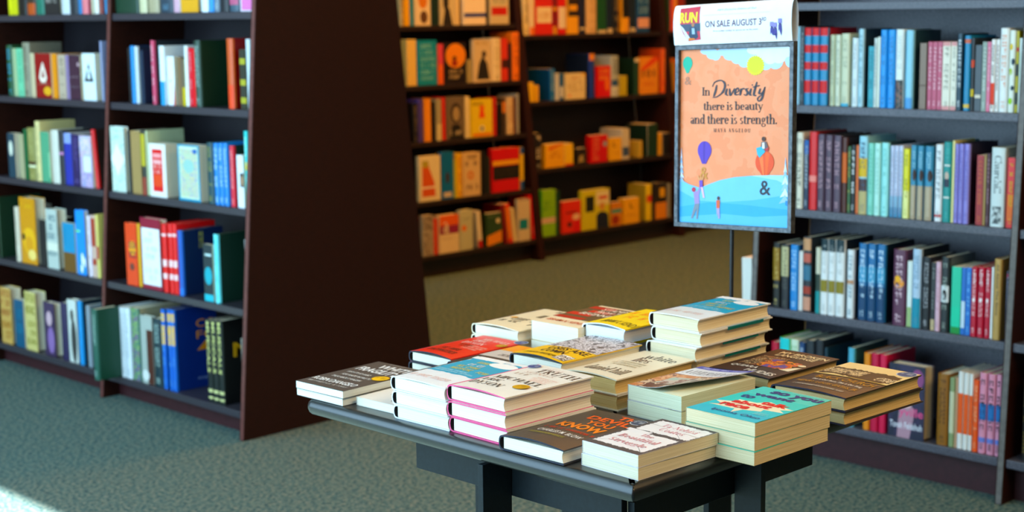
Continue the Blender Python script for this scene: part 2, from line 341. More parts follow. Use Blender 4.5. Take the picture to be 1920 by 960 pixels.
# ------------------------------------------------------------------ a book
# local frame: thickness along x (front cover at +x), spine at y=0 facing -y, fore edge at y=D, foot z=0, head z=H
def book_parts(root, t, D, H, cover, spine=None, back=None, pages=None, hard=True, bow=None, board=None,
               front=(), spine_art=(), nu=2, nv=1, seed=1, back_art=(), yo=None, wrap=None):
    bt = .0025 if hard else .0006; ov = .003 if hard else 0.0
    t = max(t, .007); h = t/2
    mc = M(cover, .38, .5); ms = M(spine or cover, .38, .5); mk = M(back or cover, .38, .5); mb = M(board or cover, .55); md = M('241c1a', .8)
    curved = bow is not None
    bow = bow or (lambda u, v: 0.0); yo = yo or (lambda u, v: 0.0)
    c = MB()
    # outline points: (x, y, kind, u)
    path = [(-h, D, 'k', 1)]
    for i in range(1, nu): path.append((-h, D*(1-i/nu), 'k', 1-i/nu))
    r = min(h*.6, .006); path.append((-h, r, 'k', 0))
    ns = 6 if hard else 2; bl = min(.006, h*.5) if hard else 0
    for i in range(ns+1):
        a = pi*(-.5+i/ns); path.append((h*sin(a)*(.96), r*0-bl*cos(a)+(0 if hard else 0), 's', 0))
    path.append((h, r, 'f', 0))
    for i in range(1, nu): path.append((h, D*i/nu, 'f', i/nu))
    path.append((h, D, 'f', 1))
    n = len(path)
    def out(p, v): return (p[0]+(bow(p[3], v) if p[2] == 'f' else 0), p[1]+(yo(p[3], v) if p[2] == 'f' else 0), v*H)
    def inn(p, v):
        x, y, k, u = p
        if k == 'k': return (x+bt, y, v*H)
        if k == 'f': return (x-bt+bow(u, v), y+yo(u, v), v*H)
        return (x*(h-bt)/h, y+bt, v*H)
    O = [[out(p, j/nv) for p in path] for j in range(nv+1)]; I = [[inn(p, j/nv) for p in path] for j in range(nv+1)]
    base = len(c.v); c.v += [q for row in O for q in row]; ib = len(c.v); c.v += [q for row in I for q in row]
    def mm(k): return c.mi({'k': mk, 's': ms, 'f': mc}[k])
    for j in range(nv):
        for i in range(n-1):
            a = base+j*n+i; b = base+(j+1)*n+i; k = path[i][2] if path[i][2] == path[i+1][2] else 's'
            c.f.append([a, a+1, b+1, b]); c.m.append(mm(k))
            a = ib+j*n+i; b = ib+(j+1)*n+i; c.f.append([a, b, b+1, a+1]); c.m.append(c.mi(md if k == 's' else mb))
        for i in (0, n-1):
            a, b = base+j*n+i, base+(j+1)*n+i; p, q = ib+j*n+i, ib+(j+1)*n+i
            c.f.append([a, b, q, p]); c.m.append(mm('k' if i == 0 else 'f'))
    for j in (0, nv):
        for i in range(n-1):
            a, p = base+j*n+i, ib+j*n+i; c.f.append([a, a+1, p+1, p]); c.m.append(c.mi(mb))
    eps = .00009
    def putf(vs, fs, m, li):
        vs = [(min(max(u, .0005), D-.0003), min(max(v, .0005), H-.0005)) for u, v in vs]
        if curved and fs: vs, fs = slice2d(vs, fs, 0, D/12); vs, fs = slice2d(vs, fs, 1, H/10)
        c.add([(h+bow(u/D, v/H)+eps*(li+2), u+yo(u/D, v/H), v) for u, v in vs], fs, m)
    def puts(vs, fs, m, li):     # spine art: u across the spine (image right = +x), v up
        def yy(x):
            q = max(-1, min(1, x/(h*.96))); return -bl*math.sqrt(max(0, 1-q*q))-.0001*(li+1)-.0002
        c.add([(u-h*.9, yy(u-h*.9), v) for u, v in vs], fs, m)
    def putb(vs, fs, m, li): c.add([(-h-eps*(li+1), D-u, v) for u, v in vs], fs, m)
    if front: draw(front, putf, D, H, seed)
    if spine_art: draw(spine_art, puts, t*.9, H, seed)
    if back_art: draw(back_art, putb, D, H, seed)
    if wrap: c.box((h-wrap[3], D-.001, wrap[0]*H), (h+.0003, D+.0012, wrap[1]*H), M(wrap[2]))
    co = c.build('cover', root, fix=False)
    p = MB(); pg = pages or PAGES()
    z0, z1 = ov+(.0004 if not hard else 0), H-ov-(.0004 if not hard else 0); x0 = -h+bt+.0003; x1 = h-bt-.0003; y0 = bt+(.0014 if hard else .0004); y1 = D-ov-.0004
    K = 6 if hard else 1; dip = min(.005, t*.12) if hard else 0
    poly = [(x0, y0), (x1, y0)] + [(x1-(x1-x0)*i/K, y1-dip*sin(pi*i/K)) for i in range(K+1)]
    p.prism([(x, y, z0) for x, y in poly], (0, 0, z0), (0, 0, z1), pg)
    p.build('pages', root)
    return co
LABELS = {}
def reg(o): LABELS.setdefault(o['label'], []).append(o); return o
# ================================================================== THE ROOM
mb = MB(); mb.box((-3, -6, -.05), (13, 12, 0), carpet()); struct(mb.build('floor'))
WALLM = LAM('painted_wall', 'b9ad98', 'c2b6a2', .8, .2, 8, .05)
mb = MB(); mb.box((-.7, -6, 4.3), (13, 12, 4.4), LAM('ceiling_tile', 'c9c2b4', 'd2cbbd', .9, .1, 20, .1)); struct(mb.build('ceiling'))
for n, a, b in (('wall_back', (-.7, 11.9, 0), (13, 12, 4.3)), ('wall_right', (12.9, -6, 0), (13, 11.9, 4.3)), ('wall_front', (-.7, -6, 0), (12.9, -5.9, 4.3))):
    mb = MB(); mb.box(a, b, WALLM); struct(mb.build(n))
mb = MB()      # window wall: sill, head and piers around the shop window
mb.box((WALLX-.1, -5.9, 0), (WALLX, 11.9, .3), WALLM); mb.box((WALLX-.1, -5.9, 4.0), (WALLX, 11.9, 4.3), WALLM)
mb.box((WALLX-.1, -5.9, .3), (WALLX, 1.4, 4.0), WALLM); mb.box((WALLX-.1, 8.2, .3), (WALLX, 11.9, 4.0), WALLM)
struct(mb.build('wall_left'))
mb = MB(); FR = LAM('window_frame_metal', '2a2c2e', '333638', .4, .5, 60, .05)
for y in (1.4, 8.15): mb.box((WALLX-.08, y, .3), (WALLX-.02, y+.05, 4.0), FR)
mb.box((WALLX-.08, 1.4, .3), (WALLX-.02, 8.2, .35), FR); mb.box((WALLX-.08, 1.4, 3.97), (WALLX-.02, 8.2, 4.0), FR)
struct(mb.build('window_1'))
# ================================================================== BOOKCASES
TP = .024
class Case:
    def __init__(s, origin, rz, k): s.o = Vector((origin[0], origin[1], 0)); s.rz = rz; s.k = k; s.R = Matrix.Rotation(rz, 3, 'Z')
    def W(s, x, y, z): return s.o + s.R @ Vector((x, y, z))
    def face(s, z): return s.k*z
    def xpx(s, px, y, z): return along(s.W(0, y, z), s.R @ Vector((1, 0, 0)), px)
def side_slab(mb, case, x, w_, y0f, y1f, H, m, edge=None):
    poly = [(x, y0f(0), 0), (x, y1f(0), 0), (x, y1f(H), H), (x, y0f(H), H)]
    mb.prism([case.W(*p) for p in poly], (0, 0, 0), case.R @ Vector((w_, 0, 0)), m)
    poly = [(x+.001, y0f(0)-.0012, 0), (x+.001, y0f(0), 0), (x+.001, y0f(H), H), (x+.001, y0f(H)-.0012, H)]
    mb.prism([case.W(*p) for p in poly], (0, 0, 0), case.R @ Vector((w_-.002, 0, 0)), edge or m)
def bookcase(case, label, posts, shelves, H, depth, wood, shelfm, backm, kickm, double=None, edge=None):
    t = thing('bookcase', label, 'bookcase', case.W(sum(posts)/len(posts), .15, 0), 0)
    inv = Matrix.Translation(-t.location)
    def fin(mb, name, bevel=0):
        o = mb.build(name, bevel=bevel); o.data.transform(inv); o.parent = t; return o
    bk = (lambda z: double-case.k*1.25*z) if double else (lambda z: depth+case.k*z)
    for i, x in enumerate(posts):
        mb = MB(); side_slab(mb, case, x-TP/2, TP, case.face, bk, H, wood, edge)
        fin(mb, 'end_panel' if i in (0, len(posts)-1) else 'divider', .002)
    mid = (lambda z: depth+case.k*z)
    for i in range(len(posts)-1):
        a, b = posts[i]+TP/2+.001, posts[i+1]-TP/2-.001
        for z in shelves:
            mb = MB(); y0 = case.face(z)+.006; y1 = mid(z)-.003
            P = [(a, y0, z-.026), (b, y0, z-.026), (b, y1, z-.026), (a, y1, z-.026)]
            mb.prism([case.W(*p) for p in P], (0, 0, 0), (0, 0, .026), shelfm); fin(mb, 'shelf', .002)
            if double:
                mb = MB(); y0 = mid(z)+.015; y1 = bk(z)-.006
                P = [(a, y0, z-.026), (b, y0, z-.026), (b, y1, z-.026), (a, y1, z-.026)]
                mb.prism([case.W(*p) for p in P], (0, 0, 0), (0, 0, .026), shelfm); fin(mb, 'shelf')
        mb = MB()
        P = [(a, mid(0), 0), (b, mid(0), 0), (b, mid(H), H), (a, mid(H), H)]
        mb.prism([case.W(*p) for p in P], (0, 0, 0), case.R @ Vector((0, .012, 0)), backm); fin(mb, 'back_panel')
        mb = MB(); zb = min(shelves)-.027; P = [(a, .075, 0), (b, .075, 0), (b, .075, zb), (a, .075, zb)]
        mb.prism([case.W(*p) for p in P], (0, 0, 0), case.R @ Vector((0, .015, 0)), kickm); fin(mb, 'kick_board')
        if double:
            mb = MB(); q = double-.075; P = [(a, q, 0), (b, q, 0), (b, q, zb), (a, q, zb)]
            mb.prism([case.W(*p) for p in P], (0, 0, 0), case.R @ Vector((0, -.015, 0)), kickm); fin(mb, 'kick_board')
    return t
RC = Case((4.285, 0), -pi/2, .05); LC = Case((3.14, 0), -pi/2, .08); MC = Case((0, 6.548), 0, .12)
ZR = dict(a=1.52, b=1.185, c=.84, d=.497, e=.14); ZL = dict(a=1.515, b=1.172, c=.824, d=.468, e=.10)
bookcase(RC, 'dark grey bookcase standing behind the display table, facing the window', [-3.148, -2.208, -1.27], [1.86]+list(ZR.values()), 1.95, .30, WOOD, WOODB, WOODB, KICK, edge=LAM('lit_grey_edge_banding', '5a5450', '6b6560', .45, .4, 50, .05))  # post edges made greyer and lighter, the light on them is in the colour
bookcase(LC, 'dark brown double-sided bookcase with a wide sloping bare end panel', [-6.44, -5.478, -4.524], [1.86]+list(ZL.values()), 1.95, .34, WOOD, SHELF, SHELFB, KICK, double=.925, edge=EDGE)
ZM = dict(a=1.432, b=1.095, c=.776, d=.44, e=.132); ZN = dict(a=1.362, b=.958, c=.55, e=.136)
SHD = LAM('dark_brown_shelf', '1c0f0a', '27160f', .45, .4, 60, .1)
bookcase(MC, 'brown bookcase against the back aisle, five shelves of cover-out books, left of its neighbours', [5.44, 6.785], [1.78]+list(ZM.values()), 1.95, .30, WOOD, SHD, SHD, SHD)
bookcase(MC, 'brown bookcase in the back aisle, four widely spaced shelves, right beside the five-shelf one', [6.811, 8.15], [1.76]+list(ZN.values()), 1.95, .30, WOOD, SHD, SHD, SHD)
bookcase(MC, 'brown bookcase in the back aisle mostly hidden behind the framed poster', [8.176, 9.52], [1.76]+list(ZN.values()), 1.95, .30, WOOD, SHD, SHD, SHD)
# ------------------------------------------------------------------ rows of shelf books
def vert(vf, u0, v0, u1, v1):
    vs, fs = fit(vf, 0, 0, 1, 1); return [(u0+(u1-u0)*y, v1-(v1-v0)*x) for x, y in vs], fs
ORD = {2: ['left one', 'right one'], 3: ['leftmost', 'middle one', 'rightmost']}
NUM = {2: 'two', 3: 'three'}
NB = 0
def row(case, z, ox, oy, s, entries, where, name, bounds=None):
    global NB
    descs = [e[4] for e in entries]; group = 'books on the '+name; prev = None
    for i, e in enumerate(entries):
        xl, xr, yt, hexc, desc = e[:5]; o = dict(e[5]) if len(e) > 5 else {}
        j0 = i
        while j0 > 0 and descs[j0-1] == desc: j0 -= 1
        j1 = i
        while j1 < len(descs)-1 and descs[j1+1] == desc: j1 += 1
        nn = j1-j0+1
        if nn in ORD: lab = '%s of the %s %s books, %s' % (ORD[nn][i-j0], NUM[nn], desc, where)
        elif j0 > 0: lab = '%s book right of the %s one, %s' % (desc, descs[j0-1], where)
        else: lab = '%s book at the left end, %s' % (desc, where)
        if len(lab.split()) > 16: lab = '%s book, %s' % (desc, where)
        off = o.get('off', .018); yf = case.face(z)+off
        face = 'face' in o
        X0 = case.xpx(ox+xl/s, yf, z); X1 = case.xpx(ox+xr/s, yf, z)
        if prev is not None and X0 < prev+.0012 and not o.get('free'): X0 = prev+.0012
        if bounds and not o.get('free'):
            X0 = max(X0, bounds[0]+.001); X1 = min(max(X1, X0+.008), bounds[1]-.001)
            if X1-X0 < .006: X0 = X1-.006
            if prev is not None and X0 < prev: continue
        wdt = max(X1-X0, .006)
        base = case.W((X0+X1)/2, yf, z)
        H = o.get('H') or (up_to(base, oy+yt/s) if yt is not None else .24)
        H = min(max(H, .1), .335)
        loc_z = z+.0008
        front, sp = o.get('front', ()), []
        if face:
            t_ = o.get('th', .032); D = wdt-.0065
            root = thing('book', lab, 'book', case.W(X0+.0065, yf+t_/2, loc_z), case.rz-pi/2, group)
            front = o['face']; side = hexc; spn = o.get('sp', hexc)
        else:
            t_ = wdt; D = o.get('D', min(.19, max(.11, H*.66)))
            a = o.get('lean', 0)
            root = thing('book', lab, 'book', case.W((X0+X1)/2, yf+.004, loc_z+abs(sin(a))*t_/2), case.rz, group)
            if a: root.rotation_euler = (0, a, case.rz)
            side = o.get('s', hexc); spn = hexc
            for v0, v1, c_ in o.get('b', ()): sp.append(('r', 0, v0, 1, v1, c_))
            if 'm' in o: sp.append(('quads', vert(marks2d(o.get('n', 11), o.get('rows', 1), i+3), .24, o.get('mv', .3), .76, .92), o['m'])); sp.append(('quads', vert(marks2d(4, 1, i+9), .3, .05, .7, .13), o['m']))
            for tt in o.get('t', ()): sp.append(('quads', vert(font2d(tt[0], .02), tt[2], tt[3], tt[4], tt[5]), tt[1]))
            for q in o.get('sa', ()): sp.append(q)
        book_parts(root, t_, D, H, side, spine=spn, back=o.get('bk', hexc if not face else 'd8d2c4'), hard=o.get('hard', H > .215), front=front, spine_art=sp, seed=i+NB)
        reg(root); NB += 1
        if not o.get('free'): prev = (X0+X1)/2+wdt/2 + (o.get('th', 0)*0)
def mk(n, xs, top, hexc, desc, /, **o):
    return [(a, b, (top if not isinstance(top, list) else top[i]), hexc, desc, o) for i, (a, b) in enumerate(xs)]
WV = [('r', 0, .16, 1, .32, 'c8202c'), ('r', 0, .46, 1, .56, 'c8202c'), ('r', 0, .68, 1, .78, 'c8202c'), ('r', 0, .9, 1, 1, 'c8202c')]
r1 = [(133,158,210,'8fb3c2','pale blue grey',{'D':.1}),(160,192,210,'20282e','black',{'s':'15191d','m':'8a9298'})] \
 + mk(3, [(193,248),(252,308),(312,376)], 220, '1d7fa8','red and blue striped', sa=WV, s='a81c2b') \
 + [(394,432,275,'b9bd9d','pale khaki',{'m':'8a9080'}),(436,476,275,'cfd3bd','light cream',{'m':'9aa090'}),(480,545,265,'c9ccb0','thick cream',{'b':[(0,.04,'4aa3c0')],'m':'9a9f88'}),
 (566,612,300,'d5dfe0','chalk white',{'m':'aab4b8'}),(614,654,228,'a8ccd8','tall pale blue',{'m':'5a8594','s':'182a33'}),
 (691,732,365,'0f96a6','teal',{'m':'0a6d7a'}),(735,758,300,'cfd8d3','pale grey',{'m':'909a98'}),(760,783,290,'dde2d4','slim ivory',{}),] \
 + mk(2, [(786,838),(842,900)], 235, '0a8fd6','bright blue', m='0a5f96') \
 + [(904,966,232,'dfe6e2','white and black treed',{'sa':[('a',0,0,1,.36,'222a28,4a4f48,8a5a4a,20262a',{'s':90})],'m':'b8c2c0','mv':.5}),
 (982,1042,238,'8cc4da','tall sky blue',{'s':'21404a','b':[(0,.14,'5a9ad0')]}),
 (1090,1142,340,'7c6654','taupe',{'b':[(.35,.37,'5a4638')],'s':'4a3a30'})] \
 + mk(3, [(1154,1186),(1190,1225),(1229,1264)], 330, 'b8506a','rose pink', m='f0c0c8') \
 + mk(2, [(1266,1328),(1332,1378)], 330, 'e3ddcb','cream and pink tipped', b=[(0,.06,'d99a98'),(.94,1,'d99a98')], m='b8b4a4') \
 + [(1382,1424,265,'1c3a4a','navy',{'m':'dfe6ea','n':8,'s':'16262f'}),(1438,1488,280,'1880a8','ocean blue',{'b':[(.04,.09,'d8b860'),(.9,.95,'c86a50')]}),
 (1490,1518,300,'1b1d20','slim black',{'b':[(.2,.3,'c8b030'),(.6,.7,'c84a30')]}),(1522,1572,355,'3c454c','slate',{'b':[(.2,.25,'d8d0c0')]}),(1576,1612,330,'8b9a8e','sage grey',{'m':'d0d8d0'}),
 (1615,1642,330,'d8708c','hot pink',{'m':'f0c0c8'}),(1646,1680,310,'e8e4de','white and scarlet',{'b':[(.1,.4,'e04a28')],'m':'605a58','mv':.5}),(1684,1712,310,'ecebe6','plain white',{'m':'8a6a68'}),
 (1714,1784,222,'e6e9e6','thick white with orange print',{'m':'e0a080','rows':2,'n':9}),(1788,1836,240,'e4e8dc','white spotted',{'sa':[('e',.7,.3,.3,.03,'1d3a4a'),('e',.3,.5,.3,.04,'a8c030'),('e',.7,.62,.3,.04,'1d3a4a'),('e',.3,.8,.3,.04,'e0c030'),('e',.4,.14,.35,.04,'a0d020')]}),
 (1840,1860,245,'c0b040','mustard patched',{'b':[(.1,.25,'20303a'),(.45,.6,'20303a'),(.75,.8,'c03030')]}),(1862,1886,300,'e0e6e0','white with green rule',{'sa':[('r',.4,.3,.5,.8,'60a050')]})]
row(RC, ZR['b'], 1460, 0, 4.174, r1, 'upper shelf, right bookcase', 'upper shelf of the right bookcase', bounds=(-3.135, -2.221))
MT = [('r',0,0,1,.46,'a89880'),('e',.72,.6,.3,.08,'3a2620'),('r',.3,.05,.8,.45,'b8a890')]
r2 = [(133,182,120,'d9d2bf','cream with black lettering',{'m':'20201e','n':7}),(190,228,180,'1f2f48','navy and blue',{'b':[(.8,1,'2a5a9a')],'m':'b8c0c8'}),
 (230,292,115,'cf1626','bright red',{'b':[(.36,.44,'e88a80')],'s':'8a0d1c'})] \
 + mk(3, [(295,350),(355,412),(418,480)], [135,140,145], '4f3a4a','plum', t=[('CRISIS', 'b06068', .3, .58, .75, .96), ('OPERATION', 'd0c8d0', .3, .1, .7, .5)][:0], m='b8929c', n=9, s='2a1d28', D=.17) \
 + [(486,526,160,'4a2014','dark rust',{'b':[(.4,.8,'c8641e')],'s':'20120e'}),(530,554,230,'3a5f3c','forest green',{'m':'b0a860'}),(557,592,220,'1b1b1d','black with white lettering',{'m':'e4e4e0','n':9}),
 (594,614,220,'e0764a','slim salmon',{}),(617,684,150,'9ccbd8','light blue and yellow',{'b':[(.48,.72,'d8b020'),(.3,.46,'4a3030'),(0,.3,'b8a878')],'m':'30506a'}),
 (690,734,205,'8ad0bd','mint',{'m':'6ab09c'}),(738,786,205,'b8e6da','pale mint',{'m':'8ac0b4'}),(794,850,200,'a0e0dc','pale aqua',{'m':'70b8b4','s':'1e4048'})] \
 + mk(3, [(862,890),(893,926),(929,960)], 225, 'c9d0e4','lavender and blue marbled', b=[(0,.14,'4a86a8'),(.14,.3,'8ab0c8')], m='a0a8c0', D=.14) \
 + [(964,1014,250,'e2d84a','yellow',{'b':[(0,.4,'e8e8a0')],'m':'a09a40'})] \
 + mk(3, [(1020,1066),(1072,1122),(1130,1194)], [220,225,228], '3f86a4','sea blue and sand', sa=MT, m='a8d0dc', mv=.7, n=6, s='1e4a5a') \
 + [(1212,1270,215,'e8eaea','clean white',{'m':'8a9298','b':[(.06,.09,'c83a3a')]}),(1274,1338,195,'1f8a86','teal portrait',{'sa':[('e',.5,.58,.28,.05,'c8b0a0'),('r',.15,.44,.85,.54,'2a3040'),('r',.1,.7,.9,.72,'e0e0d8'),('r',.1,.3,.9,.32,'e0e0d8')],'m':'50b0a8','mv':.8,'n':5}),
 (1340,1350,185,'e8e0a0','very slim yellow',{'D':.12})] \
 + mk(3, [(1352,1392),(1395,1432),(1435,1478)], 210, '8f86cc','lilac', m='6a62a8', n=16, rows=2, s='2a2036', D=.17) \
 + [(1532,1584,300,'9c1a14','dark red',{'m':'c86a40','s':'4a120e'}),(1587,1606,300,'9a7a3c','slim gold',{}),(1610,1640,285,'45202a','maroon',{'m':'a08088'}),
 (1645,1756,240,'d3dcda','thick white with grey script',{'sa':[('quads', vert(serif2d('Churchill'), .25, .42, .8, .9), '50585a'), ('a',.15,.04,.85,.26,'40484a,8a9290,c8cecc',{'s':70})]}),
 (1772,1828,320,'e0241a','scarlet and orange',{'b':[(.1,.48,'e8701a')],'m':'e8b020','s':'501090'})]
row(RC, ZR['c'], 1460, 220, 4.174, r2, 'second shelf, right bookcase', 'second shelf of the right bookcase', bounds=(-3.135, -2.221))
NV = [('m',2,.1,.5,.9,.9,'a8c8e0',{'n':5})]
r3 = [(176,226,130,'14130f','black and gold',{'b':[(.42,.92,'8a6a20')],'m':'c8b070'}),(232,286,140,'202024','charcoal and cream',{'b':[(.5,.96,'b8b088')],'m':'50504a'}),(296,350,145,'2f7fc0','mid blue',{'m':'b8d8ec','s':'1a4f80'}),
 (354,380,190,'d9d4cc','slim white',{}),(383,440,90,'20242c','tall photo-spined',{'b':[(.02,.2,'c89078'),(.24,.34,'9a3a2a'),(.42,.62,'3a6a80'),(.66,.78,'b86050'),(.82,.98,'c0906a')],'s':'0e1216','D':.17}),
 (470,503,165,'cfcab4','cream over teal',{'b':[(0,.34,'2a8a8c'),(.34,.6,'2a3a30')]})] \
 + mk(3, [(506,555),(558,606),(609,668)], [105,108,112], 'e3e4e2','white with gold band', b=[(.3,.46,'8a7a30'),(.84,1,'0e2a30')], m='b8b8b4', mv=.55, s='12181c') \
 + [(687,735,180,'dfe2e2','slim white and tan',{'b':[(.5,.56,'c09070')],'m':'6a8a9a','s':'18242c'})] \
 + mk(3, [(766,823),(828,885),(891,950)], [135,138,142], '2a6a9c','deep blue', b=[(.5,.7,'4a96bc'),(0,.45,'1a4064')], m='d0e4ee', n=10, rows=1, s='0f2434', D=.17) \
 + [(1003,1092,180,'5a3048','plum with orange bird',{'m':'d8b8c0','n':9,'rows':2,'mv':.08,'sa':[('e',.5,.56,.42,.06,'e89a14'),('e',.4,.62,.25,.04,'f0b020')]}),
 (1100,1132,260,'dfe6de','white and green',{'b':[(0,.3,'a0b880')]}),(1136,1196,175,'b4c8da','pale blue and teal',{'b':[(0,.38,'1a8aa0')],'m':'6a88a0','mv':.5,'s':'18222c'}),
 (1204,1262,230,'16171b','thick black',{'m':'a8a8ac','n':14}),(1265,1292,270,'2a2c2c','black and tan',{'b':[(0,.16,'c8b088')],'m':'808480'}),(1296,1332,265,'dcb4c0','pale pink',{'m':'c89aa8'}),
 (1334,1390,230,'23292b','black with white figure',{'b':[(.4,.62,'e0e4e4')],'sa':[('e',.5,.5,.3,.07,'101214')],'m':'9aa49a','n':8,'s':'5a6a74'}),
 (1404,1470,300,'10c09a','green gradient',{'b':[(.0,.1,'2a8a40'),(.1,.4,'18c8a0')]}),(1473,1500,305,'2468b8','blue and white',{'b':[(.1,.5,'c8dce8')]}),(1503,1538,305,'1a6ec0','royal blue',{'m':'7ab8e8'})] \
 + mk(3, [(1542,1584),(1588,1634),(1638,1674)], [300,300,305], 'b8283c','red with white heart', t=[('LOVE', 'f0e4e4', .3, .76, .7, .96)], m='e8c0c4', n=9, mv=.3, sa=[('e', .5, .53, .25, .03, 'f4ecec')]) \
 + [(1677,1690,300,'e4e8e8','very slim white',{}),(1693,1748,245,'b8945a','tan lettered',{'t':[('All About The Story', '4a3a24', .3, .3, .7, .94)]}),(1780,1806,330,'2a2840','dark confetti',{'m':'a8b0c0','b':[(.9,.96,'a02a4a')]})]
row(RC, ZR['d'], 1400, 420, 3.692, r3, 'third shelf, right bookcase', 'third shelf of the right bookcase', bounds=(-3.135, -2.221))
LV = [('a',.0,.0,1,1,'1a1c34,261f3c,2d2446',{'s':20}),('p',[(.25,.0),(.6,.0),(.75,.4),(.5,.52),(.3,.36)],'b08a98'),('e',.52,.5,.14,.09,'d8b0b0'),('e',.8,.83,.17,.13,'8a4a78'),('t','yville',.3,.27,.97,.42,'e05a88'),('t','Tovah Feldshuh',.05,.13,.95,.22,'e8e8f0'),('m',1,.1,.86,.6,.93,'4a4468',{'n':9})]
r4 = [(124,164,60,'b01c3a','crimson',{'hard':True}),(168,222,40,'7ac85a','green and aqua',{'b':[(.6,1,'3ac0c0')]}),(226,268,48,'d0e0c8','white and green',{'m':'60a060'}),(271,300,62,'20406a','navy and white',{'m':'d0dce8'}),
 (304,350,52,'232a30','charcoal',{}),(354,398,50,'1a1e24','ink black',{}),(403,420,92,'16323e','tall dark teal',{'D':.2,'s':'142a34'}),(528,562,92,'5aa8c0','light blue',{'D':.2,'s':'24505e'}),
 (612,646,120,'e08a2a','orange',{}),(650,690,122,'c02848','red',{}),(694,732,128,'d03050','rosy red',{}),
 (738,935,182,'241f3a','dark purple cover-out',{'face':LV,'th':.052,'off':.012}),
 (1000,1060,230,'8a5a18','brown gold',{'m':'50300c'}),(1064,1092,250,'8a9a70','green and cream',{'b':[(.2,.8,'c8c8a8')]}),(1094,1101,250,'c8a080','thin tan',{})] \
 + mk(3, [(1104,1136),(1138,1164),(1166,1186)], [218,225,232], 'e6e4de','white and orange', b=[(.2,.72,'e8641a')]) + [(1188,1217,262,'e8601c','solid orange',{'m':'f0b088'})] \
 + mk(3, [(1220,1260),(1264,1304),(1308,1335)], [225,232,235], 'd892a8','pink and blue', b=[(.42,.62,'2a6aa8'),(.14,.2,'6a7ac0')], m='2a1a28', n=8)
row(RC, ZR['e'], 1400, 620, 2.823, r4, 'lowest shelf, right bookcase', 'lowest shelf of the right bookcase', bounds=(-3.135, -2.221))
# next bay, only a sliver in view
for zz, hh, cc, dd in ((ZR['e'], .26, '6a5418', 'black and gold'), (ZR['c'], .25, '24201c', 'dark'), ):
    rt = thing('book', '%s book at the right edge beyond the post, %s' % (dd, 'lowest shelf' if zz < .5 else 'second shelf'), 'book', RC.W(-2.140, RC.face(zz)+.03, zz+.001), -pi/2, 'books beyond the right post')
    book_parts(rt, .035, .17, hh, '181410', spine='181410', spine_art=[('quads', vert(marks2d(9, 2, 5), .1, .1, .9, .9), cc)]); reg(rt)
# ---------- left bookcase
def lab(n): return n
A5 = 'left bookcase, %s shelf'
ra = [(812,1040,None,'143524','wide dark green',{'D':.14}),(1045,1100,None,'c9c2a0','cream',{'s':'20352c'}),(1112,1190,None,'a89c80','beige pages',{}),(1196,1298,None,'2a3a48','dark slate blue',{'m':'5a7a90'}),(1302,1348,None,'e0dce0','white and red',{'b':[(0,.3,'c8a0b0')]}),
 (1352,1488,None,'dba03c','amber',{'face':[('r',.2,.2,.75,.5,'3a2014')]}),(1508,1560,None,'dfe8ee','white',{}),(1568,1602,None,'1a8ad0','sky blue',{}),(1606,1645,None,'6a7a8a','grey',{'m':'b0c0c8'}),(1650,1712,None,'14161c','black',{}),(1720,1790,None,'3a5060','slate',{'b':[(.1,.2,'b05a78')]}),
 (1796,1898,None,'e4dde8','white and pink',{'face':[('r',.1,.02,.95,.22,'d878b0'),('r',.2,.4,.8,.8,'c8b8d0')]})]
row(LC, ZL['a'], 0, 0, 4, ra, 'top row, left bookcase right bay', 'top right shelf of the left bookcase', bounds=(-5.465, -4.537))
rb = [(62,136,None,'c8c014','bright yellow',{'face':[('r',.1,.1,.3,.9,'e0d830')]}),(142,200,None,'161410','black dotted',{'sa':[('e',.4,.5,.3,.03,'e0d8c8')]}),(206,268,None,'3a2a20','dark brown',{'b':[(0,.2,'b0502a')]}),(272,330,None,'2a6a58','teal',{}),(334,450,None,'221f20','charcoal',{'face':[('m',1,.1,.2,.8,.28,'b0a8a0',{'n':8})]}),
 (462,520,None,'c8ccd0','pale grey',{}),(524,582,None,'24282e','ink black',{}),(588,614,None,'1a6aa0','blue',{}),(617,662,None,'c85a6a','coral',{'b':[(0,.5,'d87a80')]}),(684,706,None,'b0a890','beige',{}),(709,740,None,'e0dcd4','white',{}),(743,770,None,'803028','brick red',{}),(784,800,None,'2a7aa8','mid blue',{'D':.1})]
row(LC, ZL['a'], 0, 0, 4, rb, 'top row, left bookcase left bay', 'top left shelf of the left bookcase', bounds=(-6.427, -5.491))
rc = [(968,989,360,'1a1c1e','thin black',{}),(992,1021,345,'1a82c4','blue',{'s':'12406a'}),(1024,1046,350,'c8d0d4','slim silver',{'s':'142438'}),(1060,1082,380,'182a40','dark navy',{'s':'16243a','D':.14}),
 (1146,1170,305,'c84a66','pink red',{'m':'e8c0c8','s':'22262a'}),(1206,1244,345,'dfe8ec','white and blue',{'b':[(0,.4,'1a8ac0')],'off':.01}),(1248,1318,425,'e6ecf2','white cover-out',{'face':[('r',.45,.0,.9,.4,'e0e4ec'),('e',.4,.5,.05,.03,'30506a'),('p',[(.75,0),(1,0),(1,.45)],'c04a3a')],'th':.02}),
 (1335,1365,430,'7a6248','brown',{}),(1368,1390,445,'c8b030','mustard',{'b':[(.4,1,'6a6050')]}),(1395,1418,345,'e0e6e4','white',{}),(1421,1445,360,'d0203a','red',{'m':'f0a0a8'}),(1447,1466,368,'e02a34','bright red',{}),
 (1470,1512,305,'2a4438','dark green',{'m':'a8b8b0','s':'12301f','D':.18,'n':12}),(1714,1760,290,'c85a34','orange red',{'b':[(0,.34,'e05018')],'s':'8a1c1c'}),(1802,1848,372,'2a2a1c','black and yellow',{'b':[(.1,.2,'a8a040'),(.4,.5,'a8a040'),(.75,.85,'a8a040')]}),(1858,1890,295,'c8d4d8','pale silver',{})]
